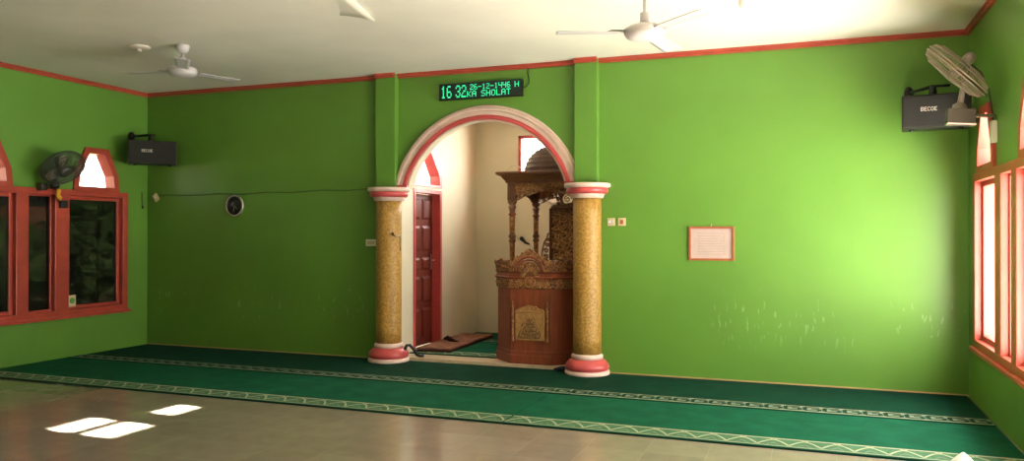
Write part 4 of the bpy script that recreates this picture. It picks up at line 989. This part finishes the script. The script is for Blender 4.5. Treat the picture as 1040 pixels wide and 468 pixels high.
b.tube(pr, [0.016, 0.030, 0.024, 0.03, 0.01], 'orange', 6); b.build('amber_ribbon', lfan)
stk = thing('sticker', 'small cream card with green emblem stuck at the left tinted window corner', 'sticker', (0.0, -1.15, 0.62))
b = MB(); b.box((0.031, -1.165, 0.665), (0.004, 0.095, 0.135), 'ivory'); b.build('card', stk)
b = MB(); b.lathe([(0.034, 0.0), (0.034, 0.002), (0.024, 0.002), (0.022, 0.001), (0.012, 0.001), (0.010, 0.002), (0.002, 0.002)], 'stickergreen', (0.033, -1.165, 0.67), 24, Matrix.Rotation(PI/2, 3, 'Y')); b.build('emblem', stk)

# white solid added in place of a bright floor patch, lower frame edge
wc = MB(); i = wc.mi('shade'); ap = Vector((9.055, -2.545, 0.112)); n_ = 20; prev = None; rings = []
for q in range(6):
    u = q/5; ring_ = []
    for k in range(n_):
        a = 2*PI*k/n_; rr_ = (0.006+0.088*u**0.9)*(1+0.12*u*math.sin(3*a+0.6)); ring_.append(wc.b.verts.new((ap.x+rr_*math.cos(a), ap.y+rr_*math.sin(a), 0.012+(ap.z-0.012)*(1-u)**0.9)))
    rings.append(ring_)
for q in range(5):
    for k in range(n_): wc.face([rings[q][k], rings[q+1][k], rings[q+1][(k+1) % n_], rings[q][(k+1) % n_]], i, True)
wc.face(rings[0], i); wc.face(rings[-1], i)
tag(wc.build('white_peak_solid'), 'added white solid in place of a bright patch on the carpet edge at the right, cut by the frame', 'cloth')

# ------------------------------------------------------------------ outdoors
def tree(x, y, h, rad, label, seed):
    r = thing('tree', label, 'tree', (x, y, -0.14), 'trees outside the left windows')
    q = random.Random(seed)
    b = MB(); b.tube([(x, y, -0.14), (x+.05, y, h*0.3), (x, y+.06, h*0.6)], [0.14, 0.11, 0.07], 'bark', 8); b.build('trunk', r)
    b = MB(); i = b.mi('leaf')
    for k in range(1500):
        d = Vector((q.gauss(0, 1), q.gauss(0, 1), q.gauss(0, 1))).normalized(); d *= rad*(0.45+0.55*q.random())
        p = Vector((x, y, h*0.62))+Vector((d.x, d.y, d.z*0.8)); s = 0.10+0.08*q.random()
        e1 = Vector((q.gauss(0, 1), q.gauss(0, 1), q.gauss(0, 1))).normalized()*s; e2 = e1.orthogonal().normalized()*s*0.5
        b.face([b.b.verts.new(p-e1), b.b.verts.new(p+e2), b.b.verts.new(p+e1), b.b.verts.new(p-e2)], i)
    b.build('foliage', r, fix=False)
tree(-5.5, 4.2, 1.9, 1.2, 'tall leafy tree outside behind the left tinted window', 1)
tree(-7.5, 7.0, 2.0, 1.3, 'spreading leafy tree farther off outside the left window', 2)
tree(-4.2, 1.0, 1.6, 0.9, 'short bushy tree outside close to the left window', 3)
hs = thing('house', 'low house with faded red roof outside beyond the left window', 'house', (-11, 6.0, -0.14))
b = MB(); b.box2((-14, 4.0, -0.14), (-10, 10.0, 1.4), 'render'); b.build('walls', hs)
b = MB(); b.prism([(-.4, 1.4), (4.4, 1.4), (2.0, 2.2)], (-14, 3.7, 0), X, Z, Y, 6.6, 'roof'); b.build('roof', hs)
pr_ = MB(); pr_.box2((W+2.0, -5.9, 1.34), (W+2.04, -2.4, 2.83), 'rug'); struct(pr_.build('added_sun_screen'))  # unseen screen added to block part of the sun at the doorway
# added unseen building on the right that blocks the sun except for one strip
sun_blk = thing('sun_blocker', 'added unseen pale building outside the right windows', 'sun_blocker', (15, -2, -0.14))
b = MB(); b.box2((14.0, -9.0, -0.14), (20, -5.70, 4.9), 'render'); b.box2((14.0, -3.0, -0.14), (20, 3.0, 4.9), 'render'); b.build('walls', sun_blk)
